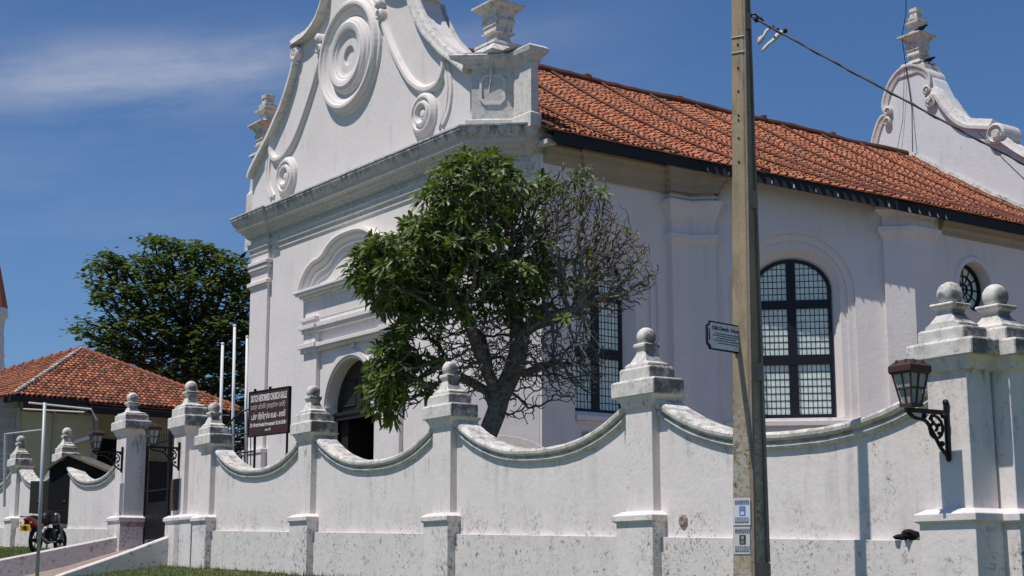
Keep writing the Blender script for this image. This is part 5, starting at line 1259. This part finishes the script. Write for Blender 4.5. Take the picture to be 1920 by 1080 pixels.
def wires():
    a = pt(1407, 30, 15.65); b = pt(2300, 507, 12.5); pts = []
    for i in range(41):
        t = i / 40; p = a * (1 - t) + b * t; p[2] -= 4 * .02 * t * (1 - t); pts.append(p)
    mb = MB(); mb.tube(pts, .0115, 6); mb.tube([p + np.array([0, 0, .012 * sin(k * 1.7)]) + np.array([0, .012 * cos(k * 1.7), 0]) for k, p in enumerate(pts)], .008, 5); t = empty('overhead_cable', a, 'black twisted overhead cable running right from the concrete pole', 'cable')
    mb.build('cable_strand', M['cable'], t)
    mb = MB(); mb.tube([a + np.array([-.05, 0, 0]), pt(1415, 26, 15.62), pt(1424, 34, 15.6), pt(1432, 40, 15.6)], .012, 6); mb.build('cable_clamp', M['black_iron'], t); mb = MB(); mb.ball(pt(1419, 37, 15.6), .032, 8, .25, (1.2, 1, 1)); mb.ball(pt(1426, 36, 15.6), .022, 8, .2); mb.build('cable_clamp', M['black_iron'], t); mb = MB(); mb.ball(pt(1449, 51, 15.55), .022, 8, .2); mb.ball(pt(1458, 55, 15.5), .018, 8, .2); mb.build('cable_clamp', M['black_iron'], t); mb = MB(); mb.ball(pt(1472, 58, 15.5), .026, 8, .25); mb.build('cable_clamp', M['black_iron'], t)
    cloth = newmat('tattered_plastic', (.55, .50, .42), .6)
    for pts, wd, lab in (([(1447, 50), (1437, 58), (1433, 66), (1427, 73), (1421, 84)], [.012, .016, .012, .03, .012], 'upper-left shred of pale plastic hanging from the overhead cable'), ([(1468, 58), (1458, 66), (1452, 74), (1441, 82), (1434, 90), (1426, 98)], [.02, .025, .02, .016, .018, .004], 'longer shred of pale plastic hanging from the cable, right one')):
        m = MB(); V = []
        for (u, v), w in zip(pts, wd):
            p = pt(u, v, 15.5); V += [p + np.array([-w, 0, w * .5]), p + np.array([0, .015, .004]), p + np.array([w, 0, -w * .5]), p + np.array([0, -.006, -.004])]
        n = len(pts); m.add(V, [(i * 4 + j, i * 4 + (j + 1) % 4, i * 4 + 4 + (j + 1) % 4, i * 4 + 4 + j) for i in range(n - 1) for j in range(4)] + [(0, 1, 2, 3), tuple((n - 1) * 4 + j for j in range(4))]); tag(m.build('plastic_shred', cloth, smooth=True), lab, 'plastic strip', 'shreds of plastic caught on the cable')
    a = G.w(-3.4, 15.75, .95); b = pt(1990, 398, 30.); m = MB(); pts = []
    for i in range(21):
        t = i / 20; p = a * (1 - t) + b * t; p[2] -= 4 * .08 * t * (1 - t); pts.append(p)
    m.tube(pts, .014, 5); tag(m.build('thin_cable', M['cable']), 'thin dark cable running from the far gable scroll down to the right edge', 'cable')
wires()
mb = MB(); mb.tube([pt(69.5, 1090, 24.), pt(84, 755, 24.)], [.028, .025], 10); tag(mb.build('steel_post', M['steel'], smooth=True), 'thin bare grey steel post standing on the brick path, far left', 'post')

# ------------------------------------------------------------------ motorcycle
def motorcycle():
    base = W.w(26.75, 2.09, 1.35); T = empty('motorcycle', base, 'parked black and red motorcycle with yellow number plate, left of the gate path', 'motorcycle')
    th = radians(9); fx = np.array([sin(th), cos(th), 0.]); sx = np.array([cos(th), -sin(th), 0.]); up = np.array([0, 0, 1.]); lean = radians(-8)
    up2 = up * cos(lean) + sx * sin(lean)
    b0 = base - fx * .35
    def P(x, y, z): return b0 + fx * x + sx * y + up2 * z
    blk = M['black_iron']; rub = newmat('tyre_rubber', (.012, .012, .012), .9); red = newmat('red_bodywork', (.22, .012, .015), .3, spec=.6); chrome = newmat('dull_chrome', (.16, .16, .17), .4, .6)
    for x in (0, 1.3):
        m = MB(); m.lathe(P(x, 0, .30), sx, [(.22, -.03), (.27, -.05), (.30, -.03), (.305, 0), (.30, .03), (.27, .05), (.22, .03), (.22, -.03)], 28); w = m.build('wheel', rub, T, smooth=True)
        m = MB(); m.lathe(P(x, 0, .30), sx, [(.225, -.025), (.2, -.02), (.2, .02), (.225, .025)], 24); m.lathe(P(x, 0, .30), sx, [(.001, -.06), (.045, -.06), (.045, .06), (.001, .06)], 12)
        for k in range(6): a = k * pi / 3; m.tube([P(x + .04 * cos(a), 0, .30 + .04 * sin(a)), P(x + .21 * cos(a), 0, .30 + .21 * sin(a))], .014, 4)
        m.build('rim', blk, w)
    m = MB(); pr = [(-.28, .80, .055), (-.1, .80, .09), (.15, .77, .12), (.4, .76, .12), (.55, .80, .10)]; m.tube([P(x, 0, z) for x, z, r in pr], [r for _, _, r in pr], 10); m.build('seat', rub, T, smooth=True)
    m = MB(); m.tube([P(.5, 0, .80), P(.62, 0, .86), P(.8, 0, .88), P(.95, 0, .82), P(1.02, 0, .78)], [.08, .14, .16, .12, .05], 12); m.build('fuel_tank', blk, T, smooth=True)
    m = MB(); m.tube([P(-.42, 0, .78), P(-.3, 0, .76), P(-.1, 0, .70), (P(.3, 0, .64))], [.04, .10, .13, .10], 10); m.build('tail_fairing', red, T, smooth=True)
    m = MB(); m.ball(P(-.43, 0, .78), .05, 10, 0, (1.2, 1, .7)); m.build('tail_light', newmat('red_lens', (.35, .01, .01), .2), T, smooth=True)
    m = MB(); m.ball(P(.72, 0, .42), .17, 10, .08, (1, .8, 1)); m.tube([P(.6, 0, .3), P(.85, 0, .55)], .11, 8); m.tube([P(.3, .0, .62), P(.95, 0, .75), P(1.0, 0, .95)], .03, 6); m.tube([P(0, .09, .3), P(.55, .07, .35)], .022, 6); m.tube([P(0, -.09, .3), P(.55, -.07, .35)], .022, 6); m.build('engine', blk, T, smooth=True)
    m = MB(); m.tube([P(.75, .14, .28), P(.3, .17, .26), P(0, .18, .32), P(-.22, .19, .40)], [.025, .03, .05, .055], 8); m.build('exhaust', chrome, T, smooth=True)
    for y in (-.08, .08):
        m = MB(); m.tube([P(1.3, y, .30), P(1.08, y, .95)], .025, 6); m.build('fork', chrome, T)
        m = MB(); m.tube([P(0.02, y * 1.4, .32), P(.1, y * 1.5, .66)], .03, 7); m.build('shock_absorber', chrome, T)
    m = MB(); m.tube([P(.92, -.36, 1.02), P(1.02, -.15, 1.04), P(1.06, 0, 1.0), P(1.02, .15, 1.04), P(.92, .36, 1.02)], .016, 6); m.build('handlebar', blk, T)
    for y in (-.28, .28):
        m = MB(); m.tube([P(1.0, y, 1.04), P(1.0, y * 1.15, 1.2)], .008, 4); m.ball(P(.99, y * 1.2, 1.24), .06, 10, 0, (1, .35, .7)); m.build('mirror', blk, T, smooth=True)
    m = MB(); m.ball(P(1.2, 0, .9), .10, 12); m.build('headlight', chrome, T, smooth=True)
    m = MB(); m.tube([P(1.05, 0, .64), P(1.25, 0, .655), P(1.42, 0, .62)], [.05, .07, .05], 6); m.build('front_mudguard', blk, T, smooth=True)
    m = MB(); m.tube([P(-.4, 0, .74), P(-.48, 0, .55)], [.05, .06], 6); m.build('rear_mudguard', blk, T)
    V = [P(-.50, y, z) for y, z in ((-.13, .50), (.13, .50), (.13, .66), (-.13, .66))]; V2 = [v + fx * .01 for v in V]
    m = MB(); m.add(V + V2, [(3, 2, 1, 0), (4, 5, 6, 7), (0, 1, 5, 4), (1, 2, 6, 5), (2, 3, 7, 6), (3, 0, 4, 7)]); m.build('number_plate', newmat('yellow_plate', (.75, .45, .02), .5), T)
    m = MB(); 
    for y0, z0, y1 in ((-.10, .60, .08), (-.09, .545, .10)):
        y = y0
        while y < y1:
            q = [P(-.503, y, z0 - .016), P(-.503, y + .02, z0 - .016), P(-.503, y + .02, z0 + .016), P(-.503, y, z0 + .016)]; m.add(q + [v + fx * .002 for v in q], [(0, 1, 2, 3), (7, 6, 5, 4), (0, 4, 5, 1), (2, 6, 7, 3)]); y += .032
    m.build('plate_lettering', M['cable'], T)
    m = MB(); m.tube([P(-.30, -.13, .86), P(-.45, -.12, .84), P(-.47, 0, .84), P(-.45, .12, .84), P(-.30, .13, .86)], .011, 5); m.build('grab_rail', blk, T)
    for y in (-.13, .13): m = MB(); m.ball(P(-.44, y, .70), .032, 8, 0, (1, 1, .8)); m.build('indicator_lamp', newmat('amber_lens', (.5, .2, .02), .3), T, smooth=True)
    for y in (-.15, .15): m = MB(); m.tube([P(.35, y * .6, .33), P(.35, y * 1.6, .32)], .014, 5); m.build('foot_peg', blk, T)
    m = MB(); m.tube([P(.6, -.12, .3), P(.5, -.3, .02)], .012, 5); m.build('side_stand', blk, T)
motorcycle()
print('objects', len(bpy.data.objects))
